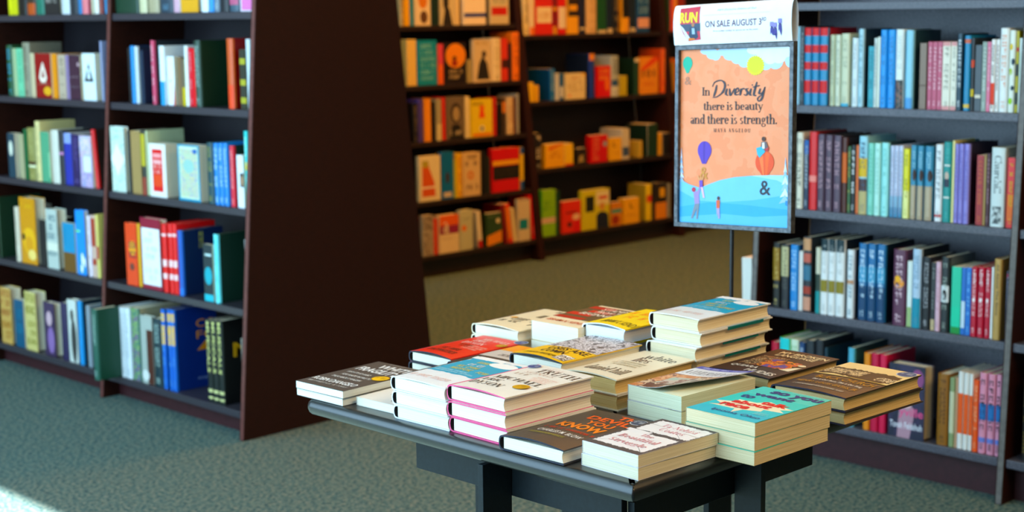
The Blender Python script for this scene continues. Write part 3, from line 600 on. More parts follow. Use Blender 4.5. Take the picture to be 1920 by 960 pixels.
row(LC, ZL['b'], 0, 0, 4, rc, 'upper row, left bookcase right bay', 'upper right shelf of the left bookcase', bounds=(-5.465, -4.537))
rd = [(66,102,340,'1c4a2c','leaf green',{'m':'4a9ac0'}),(106,130,365,'a8b890','pale sage',{}),(133,180,365,'7ac09a','mint',{'m':'5aa080'}),(184,232,320,'8a8470','tall taupe',{'m':'4a463c','s':'7a7464'}),(236,266,400,'c8b898','tan',{}),
 (268,392,402,'8c1418','dark red cover-out',{'face':[('p',[(.25,.45),(.35,.36),(.5,.34),(.65,.36),(.75,.45),(.66,.62),(.5,.82),(.34,.62)],'e8d8c8'),('p',[(.4,.46),(.6,.46),(.5,.66)],'8c1418'),('m',1,.2,.3,.85,.33,'c89080',{'n':12}),('e',.75,.16,.25,.1,'d8a020')]}),
 (396,432,405,'dd8c28','orange',{}),(440,496,412,'b8a490','pale brown',{'m':'8a7a68'}),(499,522,415,'8a7498','lilac',{}),
 (524,612,418,'3c2030','plum cover-out',{'face':[('e',.85,.8,.12,.05,'a88a90'),('m',1,.2,.5,.8,.53,'a08a90',{'n':8}),('m',1,.2,.28,.8,.31,'80707a',{'n':8})],'th':.05}),
 (622,726,402,'dce8ee','white cover with black triangle',{'face':[('p',[(.15,.4),(.85,.4),(.5,.8)],'181c20'),('e',.5,.5,.12,.05,'dce8ee'),('r',.42,.52,.58,.68,'dce8ee')],'th':.06,'sp':'c8b890'}),
 (764,778,310,'8a90b0','grey lilac',{'D':.1})]
row(LC, ZL['b'], 0, 0, 4, rd, 'upper row, left bookcase left bay', 'upper left shelf of the left bookcase', bounds=(-6.427, -5.491))
re_ = [(66,124,120,'1f3a48','dark teal with white oval',{'face':[('e',.45,.66,.25,.17,'d8d8c8')]}),(150,184,130,'a8a080','pale olive',{}),(188,214,92,'1a5a34','green',{}),(218,278,80,'8a8450','olive',{'b':[(.25,.29,'e0dcb8'),(.3,.36,'4a3018')],'m':'b0a870','mv':.5}),(281,312,30,'d8c890','tall cream',{'m':'a09468'}),
 (315,385,110,'5a9a78','green cover-out',{'face':[('r',.85,.1,1,.6,'9ac8a0')]}),(398,450,96,'d0ccc0','off white',{}),(453,488,100,'1a1820','black',{'b':[(.55,.6,'b878a8')]}),(491,545,120,'2c3498','indigo',{'b':[(.8,1,'8a9ad0')]}),(548,602,130,'2a1e50','dark violet',{'m':'6a5a98','rows':2}),
 (606,700,140,'b8a8cc','lilac cover-out',{'face':[('r',.3,.3,.9,.6,'dce0f0'),('a',0,.6,1,1,'c8a8b8,a8b0d8,d8c0d0',{'s':50}),('a',0,0,1,.28,'a088b8,c0a8c8,8a90c0',{'s':50})],'th':.02}),(722,744,95,'d02a18','leaning red',{'lean':-.10,'s':'2a1c18'})]
row(LC, ZL['c'], 0, 220, 4, re_, 'middle row, left bookcase left bay', 'middle left shelf of the left bookcase', bounds=(-6.427, -5.491))
CI = [('a',0,0,1,1,'d0e0d8,90b8a8,c8c8a0,e0e8e8,7ab0b0',{'s':120}),('p',[(.0,.5),(.45,.25),(.95,.5),(.45,.76)],'eef2f2')]
BL = [('r',.08,.04,.94,.97,'c8d8c0'),('a',.12,.07,.9,.92,'b8c8a8,90b8b0,c8b070,d8d8b8,8a9ab8',{'s':110}),('e',.5,.62,.25,.12,'9ac0b8'),('r',.72,.85,.9,.93,'1a5aa0')]
rf = [(842,950,70,'dfe8e4','pastel patterned with white diamond',{'face':CI,'th':.02}),(970,988,100,'121614','black',{}),(991,1062,104,'a08458','tan',{'hard':False}),(1068,1104,100,'262618','black and yellow',{'b':[(.45,.95,'b0a030'),(0,.28,'8a3a28')]}),(1107,1118,102,'c8d0a8','thin pale green',{}),
 (1122,1255,200,'e8e8e4','white cover with red panel',{'face':[('r',.2,.1,.8,.9,'d8281e'),('r',.26,.74,.74,.82,'f0a0a0'),('r',.26,.62,.74,.7,'f0b0b0'),('r',.24,.2,.76,.42,'e0501e'),('m',2,.28,.44,.72,.6,'f0c0b8',{'n':5})],'th':.055}),
 (1338,1508,208,'2c8fb0','blue framed cover-out',{'face':BL,'th':.045}),(1562,1608,190,'1a4048','dark teal',{'m':'9a9a50'})] \
 + mk(3, [(1614,1648),(1651,1683),(1686,1718)], 195, '0f7cc8','vivid blue', m='c0e0f4', n=9) \
 + [(1734,1766,215,'d02a3c','red',{'m':'f0a0a0','s':'1a2a20'}),(1780,1836,285,'e6eaf2','white cover with small portrait',{'face':[('r',.45,.4,1,.66,'20242c'),('e',.75,.52,.2,.1,'b08a68')],'th':.02}),(1846,1872,105,'18c0c0','turquoise',{'m':'b0f0e8','b':[(.5,.6,'d0c060')]})]
row(LC, ZL['c'], 0, 220, 4, rf, 'middle row, left bookcase right bay', 'middle right shelf of the left bookcase', bounds=(-5.465, -4.537))
rg = [(0,10,40,'1e3a24','wide dark green',{'s':'14301e','D':.2}),(126,154,112,'d8ccb8','ivory',{'m':'a89c88'}),(162,284,45,'d0900c','amber cover-out',{'face':[('e',.55,.35,.4,.2,'e8b030'),('e',.55,.3,.25,.12,'d8980c'),('e',.2,.4,.1,.05,'201408'),('m',1,.1,.84,.8,.9,'e8b848',{'n':9}),('e',.7,.14,.25,.08,'f0d080')],'th':.05}),
 (302,352,210,'1c1a1c','black',{}),(356,446,130,'b8c0b8','slate blue lettered cover-out',{'face':[('m',3,.15,.5,.85,.9,'3a6070',{'n':5}),('r',0,.3,1,.44,'d8d8c8'),('m',1,.15,.22,.85,.29,'4a6a74',{'n':7})],'th':.045}),
 (480,574,235,'1a86b0','dull blue',{'face':[('r',0,0,1,.4,'6a4a20'),('r',.15,.55,.2,.9,'106a90')],'th':.02}),(580,652,138,'1a8ae0','sky blue cover-out',{'face':[('e',.6,.25,.12,.09,'f0f4f8'),('e',.85,.2,.1,.08,'f0f4f8'),('e',.5,.1,.12,.07,'f0f4f8'),('r',.05,.66,.5,.69,'80e060')],'th':.02}),
 (668,694,180,'dcd0dc','pale pink',{'m':'b890a0'}),(697,730,175,'c8a898','cream and brick',{'b':[(.5,.95,'a03a20'),(.2,.3,'a03a20')]}),(733,752,170,'d8c878','pale yellow',{'b':[(.3,.5,'b0503a')]})]
row(LC, ZL['d'], 0, 360, 4, rg, 'fourth row, left bookcase left bay', 'fourth left shelf of the left bookcase', bounds=(-6.427, -5.491))
rh = [(950,1042,235,'e0501c','orange cover-out',{'face':[('e',.6,.6,.3,.12,'e8a020'),('m',2,.3,.45,.9,.7,'5a2a40',{'n':4}),('e',.5,.3,.2,.06,'6a3a30')],'th':.02}),(1045,1062,238,'e8b020','thin yellow',{'D':.12}),
 (1066,1222,200,'8a1a34','maroon cover with white panel',{'face':[('r',.06,.06,.94,.86,'e8eef0'),('s','THE',.4,.76,.6,.81,'a8b0b4'),('m',3,.2,.42,.8,.72,'c0c8cc',{'n':6}),('m',2,.2,.12,.8,.3,'c0c8cc',{'n':7})],'th':.03})] \
 + mk(3, [(1228,1262),(1276,1306),(1309,1340)], 240, 'e01c24','vivid red', b=[(.2,.28,'f4d0d0'),(.38,.48,'f4d0d0'),(.82,.86,'f4d0d0')], D=.17) \
 + [(1348,1380,290,'1a58b0','royal blue',{'s':'0e2048','D':.18,'b':[(0,.12,'2a70c8')],'front':[('m',1,.4,.7,.5,.95,'b8b060',{'n':2})]}),(1530,1606,400,'1a2a30','dark teal with blue disc',{'face':[('e',.5,.45,.4,.16,'2aa0b0'),('r',.2,.8,.9,.84,'c0d8d8'),('r',0,0,1,.12,'2ab0c0')],'th':.02,'H':.21}),
 (1618,1648,318,'7ae0e8','aqua',{'s':'0f2c20','D':.18,'m':'50b8c0'}),(1852,1866,360,'a8b0b0','thin grey',{})]
row(LC, ZL['d'], 0, 360, 4, rh, 'fourth row, left bookcase right bay', 'fourth right shelf of the left bookcase', bounds=(-5.465, -4.537))
ri = [(14,100,78,'c8a060','cream and rust lettered',{'face':[('m',3,.1,.5,.9,.95,'a05020',{'n':4}),('m',2,.1,.1,.9,.4,'b07030',{'n':6})],'th':.05}),(118,192,170,'14506e','petrol blue',{'face':[('m',2,.2,.3,.8,.8,'2a7a98',{'n':5})]}),(198,286,110,'cfc080','cream and olive lettered',{'face':[('m',2,.1,.62,.9,.96,'8a8020',{'n':4}),('m',3,.1,.1,.9,.5,'9a9040',{'n':6})],'th':.05}),
 (338,425,190,'3c2a4a','purple photo cover-out',{'face':[('e',.5,.7,.25,.14,'c8a8b0'),('e',.6,.3,.3,.25,'8a6aa0')],'th':.035}),(470,514,192,'2a2048','dark violet',{}),(520,592,170,'d0d4cc','grey photo cover-out',{'face':[('e',.6,.35,.3,.35,'3a3a38'),('e',.5,.75,.2,.1,'50504a')],'th':.03}),
 (602,628,178,'1a90d0','sky blue',{'s':'1a2a34'}),(664,690,212,'8a949c','mid grey',{}),(708,744,240,'28584a','big dark green',{'s':'12402e','off':-.085,'D':.10,'m':'a8c0b8','n':12,'mv':.5,'free':1})]
row(LC, ZL['e'], 0, 520, 4, ri, 'lowest row, left bookcase left bay', 'lowest left shelf of the left bookcase', bounds=(-6.427, -5.491))
rj = mk(3, [(878,910),(914,948),(952,992)], [225,228,232], 'dce4e8','white', m='b0bac0', D=.17) + [
 (1000,1058,232,'4a7a68','green illustrated',{'sa':[('a',0,0,1,1,'4a7a60,8aa858,3a5a80,7a6a70',{'s':50})],'s':'b0a888'}),(1066,1160,290,'a8b0a8','pale cover with brown picture',{'face':[('r',.5,.0,1,.8,'4a2418'),('e',.3,.12,.3,.08,'d8dcd8')],'th':.02}),(1164,1222,310,'183038','dark green striped',{'m':'a8c0b8'})] \
 + mk(3, [(1230,1256),(1276,1300),(1303,1328)], [240,242,245], '1a64c0','cobalt and orange', b=[(.85,.95,'e0b868'),(.56,.8,'e0b868')], m='60a0e0', D=.185, s='0c2a70', front=[('t','CO',.5,.74,.98,.84,'d88a10'),('t','FO',.5,.6,.98,.7,'d88a10'),('p',[(.5,.46),(.98,.46),(.72,.57)],'d88a10'),('m',1,.5,.1,.95,.13,'8a9ac0',{'n':9})]) \
 \
 + mk(3, [(1564,1600),(1604,1642),(1646,1686)], [318,322,326], '141c1a','black and cream lettered', t=[('MUSICALS', 'd8d890', .2, .36, .8, .98)], b=[(.12,.16,'c8c890'),(.04,.07,'c8c890')], s='0c0c0c', D=.17, front=[('t','M',.25,.55,.75,.72,'d8a010')]) \
 + [(1822,1838,460,'8a8a80','thin grey',{})]
row(LC, ZL['e'], 0, 520, 4, rj, 'lowest row, left bookcase right bay', 'lowest right shelf of the left bookcase', bounds=(-5.465, -4.537))
# ---------- bookcases at the back aisle
rk = [(40,60,None,'b8a878','cream and black',{'m':'2a2418'}),(68,104,None,'dba81c','yellow',{'hard':False}),(108,130,None,'2a7c8c','teal',{}),(136,240,None,'dcc8a0','cream illustrated',{'face':[('e',.5,.6,.3,.2,'c87830'),('e',.55,.2,.25,.15,'5a3c20')]}),(246,300,None,'10281c','dark green',{}),
 (306,404,None,'c8b88c','photo cover',{'face':[('e',.35,.55,.2,.2,'181410'),('p',[(.1,0),(.8,0),(.6,.4),(.3,.45)],'201a14')]}),(408,436,None,'d8c088','cream',{}),(458,608,None,'e8d8b8','red and white cover',{'face':[('p',[(.2,1),(.6,1),(.45,.6)],'b8441c'),('r',0,.18,1,.28,'2a3a80')]}),(614,628,None,'1a1410','thin black',{}),
 (636,762,None,'c8b890','grey cover with red lettering',{'face':[('r',.05,.22,.9,.42,'b83018'),('a',.1,.5,.9,1,'b8b088,8a8a68,c8b890',{'s':60})]})]
row(MC, ZM['a'], 740, 0, 3.556, rk, 'top shelf, five-shelf bookcase', 'top shelf of the five-shelf back bookcase', bounds=(5.453, 6.772))
rl = [(88,152,265,'dcbc70','thick cream',{'hard':False}),(158,284,270,'1f86a4','teal lettered cover-out',{'face':[('m',6,.12,.1,.9,.92,'8ac8c8',{'n':8})],'th':.05}),(294,330,295,'d8682c','orange and pink',{'b':[(.5,1,'c84a5a')]}),
 (334,478,285,'1a0f0a','black cover with orange face',{'face':[('e',.5,.68,.48,.3,'dc8a34'),('e',.45,.62,.1,.05,'3a1408'),('e',.45,.5,.14,.08,'8a2a10'),('m',2,.2,.12,.8,.34,'c8b080',{'n':6})]}),(488,520,400,'a09468','small grey',{'hard':False}),
 (526,646,265,'cdb890','cream cover with dark figure',{'face':[('p',[(.15,.06),(.9,.06),(.75,.45),(.5,.62),(.3,.45)],'201a12'),('e',.58,.66,.13,.08,'2a2018'),('m',1,.1,.88,.8,.95,'a88a50',{'n':8})],'th':.03}),(652,712,255,'e0d0a8','white',{'m':'a89868'}),
 (716,760,255,'c84018','red orange',{'b':[(.3,.5,'3a1408')]}),(764,784,290,'2a140c','dark',{}),(788,836,215,'e07c20','bright orange',{'m':'5a2a08'})]
row(MC, ZM['b'], 740, 0, 3.556, rl, 'second shelf, five-shelf bookcase', 'second shelf of the five-shelf back bookcase', bounds=(5.453, 6.772))
rm = [(128,158,690,'1c1410','dark',{'m':'8a7a60'}),(164,196,662,'4a3c8c','purple',{}),(202,248,660,'e0941c','orange',{}),(254,276,680,'1a120e','black',{}),(282,318,662,'a09878','grey green',{'b':[(0,.4,'c8bc90')]}),(322,342,650,'d03818','thin red',{}),
 (348,468,648,'6a5c48','grey portrait cover',{'face':[('e',.5,.62,.3,.24,'2a2018'),('e',.52,.6,.2,.17,'a08c68'),('p',[(.1,0),(.95,0),(.7,.35),(.3,.35)],'181410'),('m',1,.2,.1,.8,.2,'d8c8a0',{'n':7})]}),(474,506,645,'dccc98','cream',{}),
 (510,652,662,'dcc418','yellow cover with red figure',{'face':[('m',1,.05,.84,.55,.92,'3a2a10',{'n':8}),('e',.5,.78,.14,.06,'d86a20'),('p',[(.35,.5),(.65,.5),(.58,.74),(.42,.74)],'d84a18'),('e',.5,.22,.12,.08,'e8e0c0'),('e',.5,.22,.07,.05,'181410'),('r',.05,.02,.95,.1,'d87a20')]}),
 (656,682,650,'b83418','slim red',{}),(692,716,690,'14100c','slim black',{}),(720,746,655,'3c2c18','brown',{'b':[(.6,.9,'c87a28')]}),(752,796,650,'cfb890','pale cream',{'m':'a0603a'}),(800,812,650,'5a1c14','thin maroon',{}),(816,832,625,'9a9a90','thin grey',{})]
row(MC, ZM['c'], 740, 0, 3.556, rm, 'middle shelf, five-shelf bookcase', 'middle shelf of the five-shelf back bookcase', bounds=(5.453, 6.772))
rn = [(166,308,152,'dcd0a8','white cover with orange flask',{'face':[('p',[(.1,.1),(.75,.1),(.7,.4),(.45,.75),(.42,.9),(.12,.9),(.12,.6)],'c85a1c'),('r',.1,.28,.72,.32,'e8dcc0'),('p',[(.12,.9),(.42,.9),(.42,.75),(.12,.75)],'a89a40')]}),(316,396,125,'1a64a0','blue cover-out',{'face':[('e',.45,.45,.15,.12,'3a2414'),('r',.1,.04,.8,.14,'c8b8a0')]}),
 (400,412,180,'b8c020','thin lime',{}),(416,456,135,'e0b41c','yellow',{'m':'b04018'}),(460,574,130,'cfb488','tan lettered cover-out',{'face':[('m',2,.08,.7,.8,.95,'4a2c18',{'n':6}),('e',.4,.48,.2,.1,'c8782c'),('e',.4,.48,.08,.05,'cfb488'),('m',1,.15,.14,.85,.26,'5a3a20',{'n':7})],'th':.04}),(590,612,120,'14120e','black',{}),(616,640,160,'20241c','dark green',{}),
 (652,832,100,'c02010','red and black cover-out',{'face':[('r',0,.62,1,.72,'dca830'),('r',0,.28,1,.6,'14100c'),('m',2,.1,.36,.9,.54,'3a3020',{'n':9})],'th':.04}),(840,864,95,'d8b430','yellow and blue',{'b':[(.85,1,'1a4a90'),(0,.2,'1a4a90')]})]
row(MC, ZM['d'], 740, 250, 3.556, rn, 'fourth shelf, five-shelf bookcase', 'fourth shelf of the five-shelf back bookcase', bounds=(5.453, 6.772))
ro = [(190,262,548,'a89c84','grey leafy',{'face':[('a',0,0,1,1,'a89c84,4a3c30,b8a890,5a4a3a',{'s':45})]}),(266,292,568,'c84418','red orange',{}),(298,430,545,'dcc8a0','cream cover with orange and purple top',{'face':[('r',0,.72,1,1,'d8641c'),('r',0,.5,1,.72,'8a2a4a'),('s','a',.2,.52,.5,.82,'e8dcc0'),('m',1,.1,.36,.8,.4,'b89870',{'n':10})],'th':.04}),
 (436,522,512,'b8b898','pale green cover-out',{'face':[('e',.3,.55,.2,.08,'d8782c'),('m',1,.2,.75,.8,.8,'8a8a70',{'n':6})]}),(560,590,520,'d8ccb0','leaning white and red',{'b':[(0,.2,'b02a18')],'lean':-.08}),(612,716,532,'2c4424','dark green cover with orange field',{'face':[('p',[(0,0),(1,.1),(1,.45),(0,.3)],'d88a2c'),('e',.75,.75,.12,.07,'dcd0b0'),('m',1,.1,.85,.7,.93,'7a8a60',{'n':7})]}),
 (738,760,470,'7a1410','leaning dark red',{'lean':-.13}),(764,792,468,'e07c1c','leaning orange',{'lean':-.13,'b':[(0,.1,'d8281c'),(.92,1,'d8281c')]}),(797,818,500,'d8c898','leaning cream',{'lean':-.11}),(824,905,440,'c8b898','pale cover with teal square',{'face':[('r',.05,.28,.8,.52,'1f7c8c'),('r',0,.98,1,1,'3a1c50')]}),(926,954,410,'e01830','leaning bright red',{'lean':-.1,'b':[(.1,.3,'f06060')]})]
row(MC, ZM['e'], 740, 250, 3.556, ro, 'lowest shelf, five-shelf bookcase', 'lowest shelf of the five-shelf back bookcase', bounds=(5.453, 6.772))
rp = [(858,898,None,'d8c898','cream',{'m':'2a2418','n':14}),(902,936,None,'dcc8a0','cream and orange',{'b':[(0,.2,'d8742c')]}),(940,1052,None,'c83818','red and white cover',{'face':[('r',.05,.3,.95,.7,'e0d0a8'),('m',1,.2,.4,.8,.56,'c88a50',{'n':6})]}),(1056,1088,None,'7a1c10','dark red striped',{'b':[(0,.2,'c88a30'),(.6,.7,'c88a30')]}),
 (1094,1146,None,'c8301c','red and white',{'b':[(.15,.7,'dcccb0')]}),(1152,1224,None,'e0a820','yellow and black',{'face':[('r',0,.45,1,1,'2a1c10'),('r',.1,.6,.9,.75,'d8a030')]}),(1234,1276,None,'1a1c34','navy',{'b':[(.1,.16,'c8b890')]}),(1282,1348,None,'d0b080','tan',{'m':'a88450'}),(1354,1416,None,'1c4c24','green',{'b':[(0,.08,'c8b890')]}),
 (1422,1456,None,'101c2c','dark blue',{'b':[(0,.12,'c8b890')]}),(1460,1496,None,'141418','black',{'m':'b09a60'}),(1518,1566,None,'e0a428','yellow over black',{'b':[(.4,1,'14120e')]}),(1570,1610,None,'14202c','ink blue',{'b':[(.02,.12,'c8b890')]}),(1618,1696,None,'1c4c80','blue with pink label',{'face':[('r',0,.12,1,.38,'dca890'),('m',2,.1,.5,.9,.95,'8ab0c8',{'n':4})]})]
row(MC, ZN['a'], 740, 0, 3.556, rp, 'top shelf, four-shelf bookcase', 'top shelf of the four-shelf back bookcase', bounds=(6.824, 8.137))
rq = [(894,930,550,'e0b81c','yellow',{'hard':False}),(934,964,575,'d8a818','mustard yellow',{'hard':False}),(1040,1072,460,'1c64a8','tall blue',{'bk':'134674','m':'a8c8d8','D':.2}),(1076,1100,492,'c8ccc8','slim white',{}),(1104,1130,490,'2c5a90','blue and white',{'b':[(.1,.5,'c8ccc8')]}),
 (1136,1272,490,'dccc9c','cream cover with red heading',{'face':[('m',1,.3,.78,.7,.86,'b83c18',{'n':6}),('m',3,.1,.3,.9,.7,'b09868',{'n':9}),('e',.2,.14,.06,.04,'d84018'),('p',[(.75,1),(1,1),(1,.85)],'e0b020')],'th':.04}),(1300,1336,360,'20388c','tall indigo',{'bk':'101c30','D':.2,'b':[(.85,1,'d88a28')]}),
 (1342,1440,440,'c81c14','red cover-out',{'face':[('m',2,.2,.55,.85,.9,'e8a050',{'n':4}),('e',.75,.4,.15,.2,'e0783c')],'th':.03}),(1446,1494,372,'a8b0a8','tall grey',{'b':[(0,.25,'c8ccc0'),(.25,.4,'1c4c80')],'m':'3c5058','D':.2}),(1502,1552,505,'b8a820','small olive yellow',{'hard':False}),(1600,1632,390,'1a3a20','dark green',{'bk':'10281a','D':.2,'b':[(.9,1,'d8c8a0')]}),
 (1640,1756,382,'e09414','orange and yellow numbered',{'face':[('p',[(0,.7),(.7,1),(1,1),(1,.9),(0,.6)],'d8502c'),('t','101',.05,.46,.8,.66,'3a1c08'),('m',1,.15,.24,.75,.3,'c8401c',{'n':6})],'th':.04}),(1780,1822,325,'d8641c','tall orange',{'m':'e8a850','bk':'c04c14'}),(1828,1846,470,'8c8c2c','thin olive',{})]
row(MC, ZN['b'], 740, 0, 3.556, rq, 'second shelf, four-shelf bookcase', 'second shelf of the four-shelf back bookcase', bounds=(6.824, 8.137))
rr = [(922,984,0,'1a120c','black lettered',{'m':'dcd0b0','rows':1,'n':4}),(1000,1130,70,'e0a818','yellow cover with red band',{'face':[('p',[(.2,.72),(.9,.94),(.95,1),(.2,.84)],'c8441c'),('m',2,.25,.4,.8,.66,'b06c1c',{'n':7})],'th':.04}),(1136,1194,70,'e4bc28','golden yellow',{'b':[(0,.08,'c82a18')]}),(1208,1280,100,'241a10','black cover with star',{'face':[('p',[(.2,.1),(.8,.2),(.6,.4),(.7,.6),(.3,.5)],'a08c58')]}),
 (1300,1420,12,'c02014','red lettered',{'face':[('m',5,.2,.1,.5,.9,'e08a60',{'n':2}),('e',.85,.66,.12,.1,'8a9aa8')],'th':.04}),(1428,1512,30,'e0ac20','yellow with large letter',{'face':[('t','L',.3,.6,.55,.82,'4a2c10'),('m',1,.2,.3,.8,.34,'b87c20',{'n':8})],'th':.04}),(1520,1568,-30,'c8c0a8','tall pale grey',{'b':[(.1,.4,'3c5070')],'D':.19}),
 (1634,1654,50,'c8a850','thin gold',{}),(1690,1756,-60,'103018','wide dark green',{'D':.19,'bk':'10281a'}),(1766,1784,0,'dca840','slim gold',{}),(1790,1850,0,'140e0c','dark brown',{})]
row(MC, ZN['c'], 740, 250, 3.556, rr, 'third shelf, four-shelf bookcase', 'third shelf of the four-shelf back bookcase', bounds=(6.824, 8.137))
rs_ = [(968,1074,378,'84b418','lime green cover-out',{'face':[('r',0,.28,1,.4,'c8a890'),('m',2,.1,.56,.8,.76,'4a8414',{'n':7})],'th':.03,'sp':'2c7c1c'}),(1080,1104,384,'0f3a1c','dark green',{}),(1112,1242,450,'d03c1c','red cover-out',{'face':[('r',.2,.6,.8,.66,'7a1c10'),('p',[(.55,.0),(1,0),(1,.4),(.7,.45)],'c8281c'),('e',.75,.48,.2,.1,'dcb890'),('e',.4,.26,.12,.08,'3a1410')],'th':.035}),
 (1252,1432,376,'c8c022','yellow green cover with suited figure',{'face':[('r',.1,.45,.42,.85,'181c14'),('r',.5,.6,1,.95,'dcd0a0'),('r',.6,.74,.92,.82,'c8441c'),('e',.72,.56,.1,.1,'c88a50'),('p',[(.5,0),(.98,0),(.95,.34),(.8,.42),(.62,.42),(.5,.34)],'181c2c')],'th':.04}),(1440,1514,460,'c88028','orange landscape cover',{'face':[('r',0,.55,1,.7,'2c8c80'),('e',.4,.25,.35,.2,'8c3018')],'th':.03}),
 (1524,1630,432,'e4ac20','gold cover with large letter',{'face':[('t','L',.4,.6,.6,.82,'2a1c10'),('m',1,.2,.3,.8,.36,'b8801c',{'n':8})],'th':.05}),(1680,1716,340,'dcc028','yellow',{'bk':'a89440','b':[(.5,.7,'c84018')]}),(1730,1816,330,'241a12','black cover with yellow square',{'face':[('r',.4,.6,.8,.85,'dca828'),('r',.05,.0,.95,.45,'d88a30')],'th':.03}),(1822,1840,335,'8c8c7c','thin grey',{})]
row(MC, ZN['e'], 740, 250, 3.556, rs_, 'lowest shelf, four-shelf bookcase', 'lowest shelf of the four-shelf back bookcase', bounds=(6.824, 8.137))
rt_ = [(30,34,None,'2c3c18','dark olive',{}),(36,60,None,'d8841c','orange',{'b':[(.0,.2,'b8401c')]}),(62,90,None,'c88a1c','amber',{}),(92,130,None,'8c2c14','rust',{})]
row(MC, ZN['a'], 1245, 0, 1.0, [(9,12,None,'2c3c18','dark olive',{}),(13,18,None,'c8401c','red orange',{}),(19,25,None,'e0941c','amber',{}),(26,40,None,'8c2c14','rust',{})], 'top shelf, bookcase behind poster', 'top shelf of the bookcase behind the poster', bounds=(8.189, 9.5))
row(MC, ZN['b'], 1245, 0, 1.0, [(17,22,118,'a87c1c','olive gold',{}),(23,40,110,'c86c1c','orange',{})], 'second shelf, bookcase behind poster', 'second shelf of the bookcase behind the poster', bounds=(8.189, 9.5))
row(MC, ZN['c'], 1245, 0, 1.0, [(20,25,230,'b0301c','red',{}),(26,42,235,'d0a020','gold',{})], 'third shelf, bookcase behind poster', 'third shelf of the bookcase behind the poster', bounds=(8.189, 9.5))
# ================================================================== DISPLAY TABLE
TX0, TX1, TY0, TY1, TZ = 1.835, 2.70, 1.571, 2.428, .75
tb = thing('display_table', 'black display table with rounded edge, piled with books', 'table', ((TX0+TX1)/2, (TY0+TY1)/2, 0))
inv = Matrix.Translation(-tb.location)
def tpart(mb, name, bevel=0, smooth=False):
    o = mb.build(name, bevel=bevel, smooth=smooth); o.data.transform(inv); o.parent = tb; return o
mb = MB()   # slab with bullnose edge: stack of inset outlines
rings = []
for a in range(0, 8):
    th = -pi/2+pi*a/7; ins = .013*(1-cos(th)); zz = TZ-.0155+.0155*sin(th)
    rings.append((ins, zz))
rings = rings[:-1]+[(.013, TZ)]
vs = []
for ins, zz in rings:
    R_ = .02
    for cx, cy, a0 in ((TX1-R_, TY0+R_, -90), (TX1-R_, TY1-R_, 0), (TX0+R_, TY1-R_, 90), (TX0+.006, TY0+.006, 180)):
        rr_ = R_ if a0 != 180 else .006
        for q in range(5):
            a_ = radians(a0+q*22.5); vs.append((cx+(rr_-ins)*cos(a_), cy+(rr_-ins)*sin(a_), zz))
n = 20; fs = [tuple(range(n))[::-1], tuple(range((len(rings)-1)*n, len(rings)*n))]
for j in range(len(rings)-1):
    for i in range(n): fs.append((j*n+i, j*n+(i+1) % n, (j+1)*n+(i+1) % n, (j+1)*n+i))
mb.add(vs, fs, BLACK); o = tpart(mb, 'tabletop')
for p in o.data.polygons: p.use_smooth = len(p.vertices) == 4
UZ = TZ-.0312
mb = MB(); mb.box((TX0+.03, TY0+.03, UZ-.006), (TX1-.03, TY1-.03, UZ), BLACK); tpart(mb, 'sub_top')
UZ -= .0062
for a, b in (((1.915, 1.665, .640), (1.930, 2.185, UZ)), ((1.9305, 1.650, .635), (2.455, 1.665, UZ)), ((2.44, 1.6655, .64), (2.455, 2.170, UZ)), ((1.9305, 2.171, .64), (2.455, 2.186, UZ))):
    mb = MB(); mb.box(a, b, BLACK2); tpart(mb, 'apron', .001)
for a, b in (((1.842, 1.925, 0), (1.914, 1.938, UZ)), ((2.206, 1.590, 0), (2.220, 1.649, UZ)), ((2.456, 1.90, 0), (2.53, 1.914, UZ)), ((2.14, 2.187, 0), (2.154, 2.26, UZ)),
             ((2.16, 2.02, 0), (2.24, 2.034, UZ))):
    mb = MB(); mb.box(a, b, BLACK2); tpart(mb, 'leg', .001)
# ------------------------------------------------------------------ stacks of books lying flat
# book frame -> lying: front cover up, spine towards +Y, head of the book towards +X
BASE = Matrix(((0, 0, 1), (0, -1, 0), (1, 0, 0)))
def lie(root, near, yaw, t, D, ztop=None, zbase=None):
    zb = zbase
    q = Matrix.Rotation(yaw, 3, 'Z'); loc = Vector((near[0], near[1], 0)) + q @ Vector((0, D, 0))
    Mx = (q @ BASE).to_4x4(); Mx.translation = (loc.x, loc.y, zb+t/2); root.matrix_world = Mx
def stack(npx, ztop, yaw, D, H, ts, label, group, hard, cover, jit=(), **k):
    """ts: thicknesses from the bottom up; npx: pixel of the near top corner; ztop above table"""
    near = at(npx[0], npx[1], 2, TZ+ztop); n = len(ts)
    if k.pop('left', 0): near.y -= D
    z = TZ+ztop-sum(ts)
    res = []
    for i, t in enumerate(ts):
        top = i == n-1
        nmw = ('single' if n == 1 else 'topmost' if top else 'bottom' if i == 0 else 'middle' if n == 3 else {4: ('second lowest', 'second highest'), 5: ('second lowest', 'middle', 'second highest')}[n][i-1])
        lb = (label if n == 1 else '%s, %s' % (label, nmw+' of its stack'))
        r = thing('book', lb, 'book', (0, 0, 0), 0, group)
        j = jit[i] if i < len(jit) else (0, 0, 0)
        kk = dict(k)
        if not top:
            kk['front'] = (); kk['bow'] = None; kk['nv'] = 1; kk['nu'] = 2
            if 'under' in kk: pass
        und = kk.pop('under', None)
        if top: kk.pop('wrap', None)
        if und and not top: kk['front'] = und
        book_parts(r, t-.0006, D, H, cover, hard=hard, seed=i+len(lb), **kk)
        lie(r, (near.x+j[0], near.y+j[1]), radians(yaw+(j[2] if len(j) > 2 else 0)), t-.0006, D, zbase=z+.0003)
        z += t; reg(r); res.append(r)
    return res
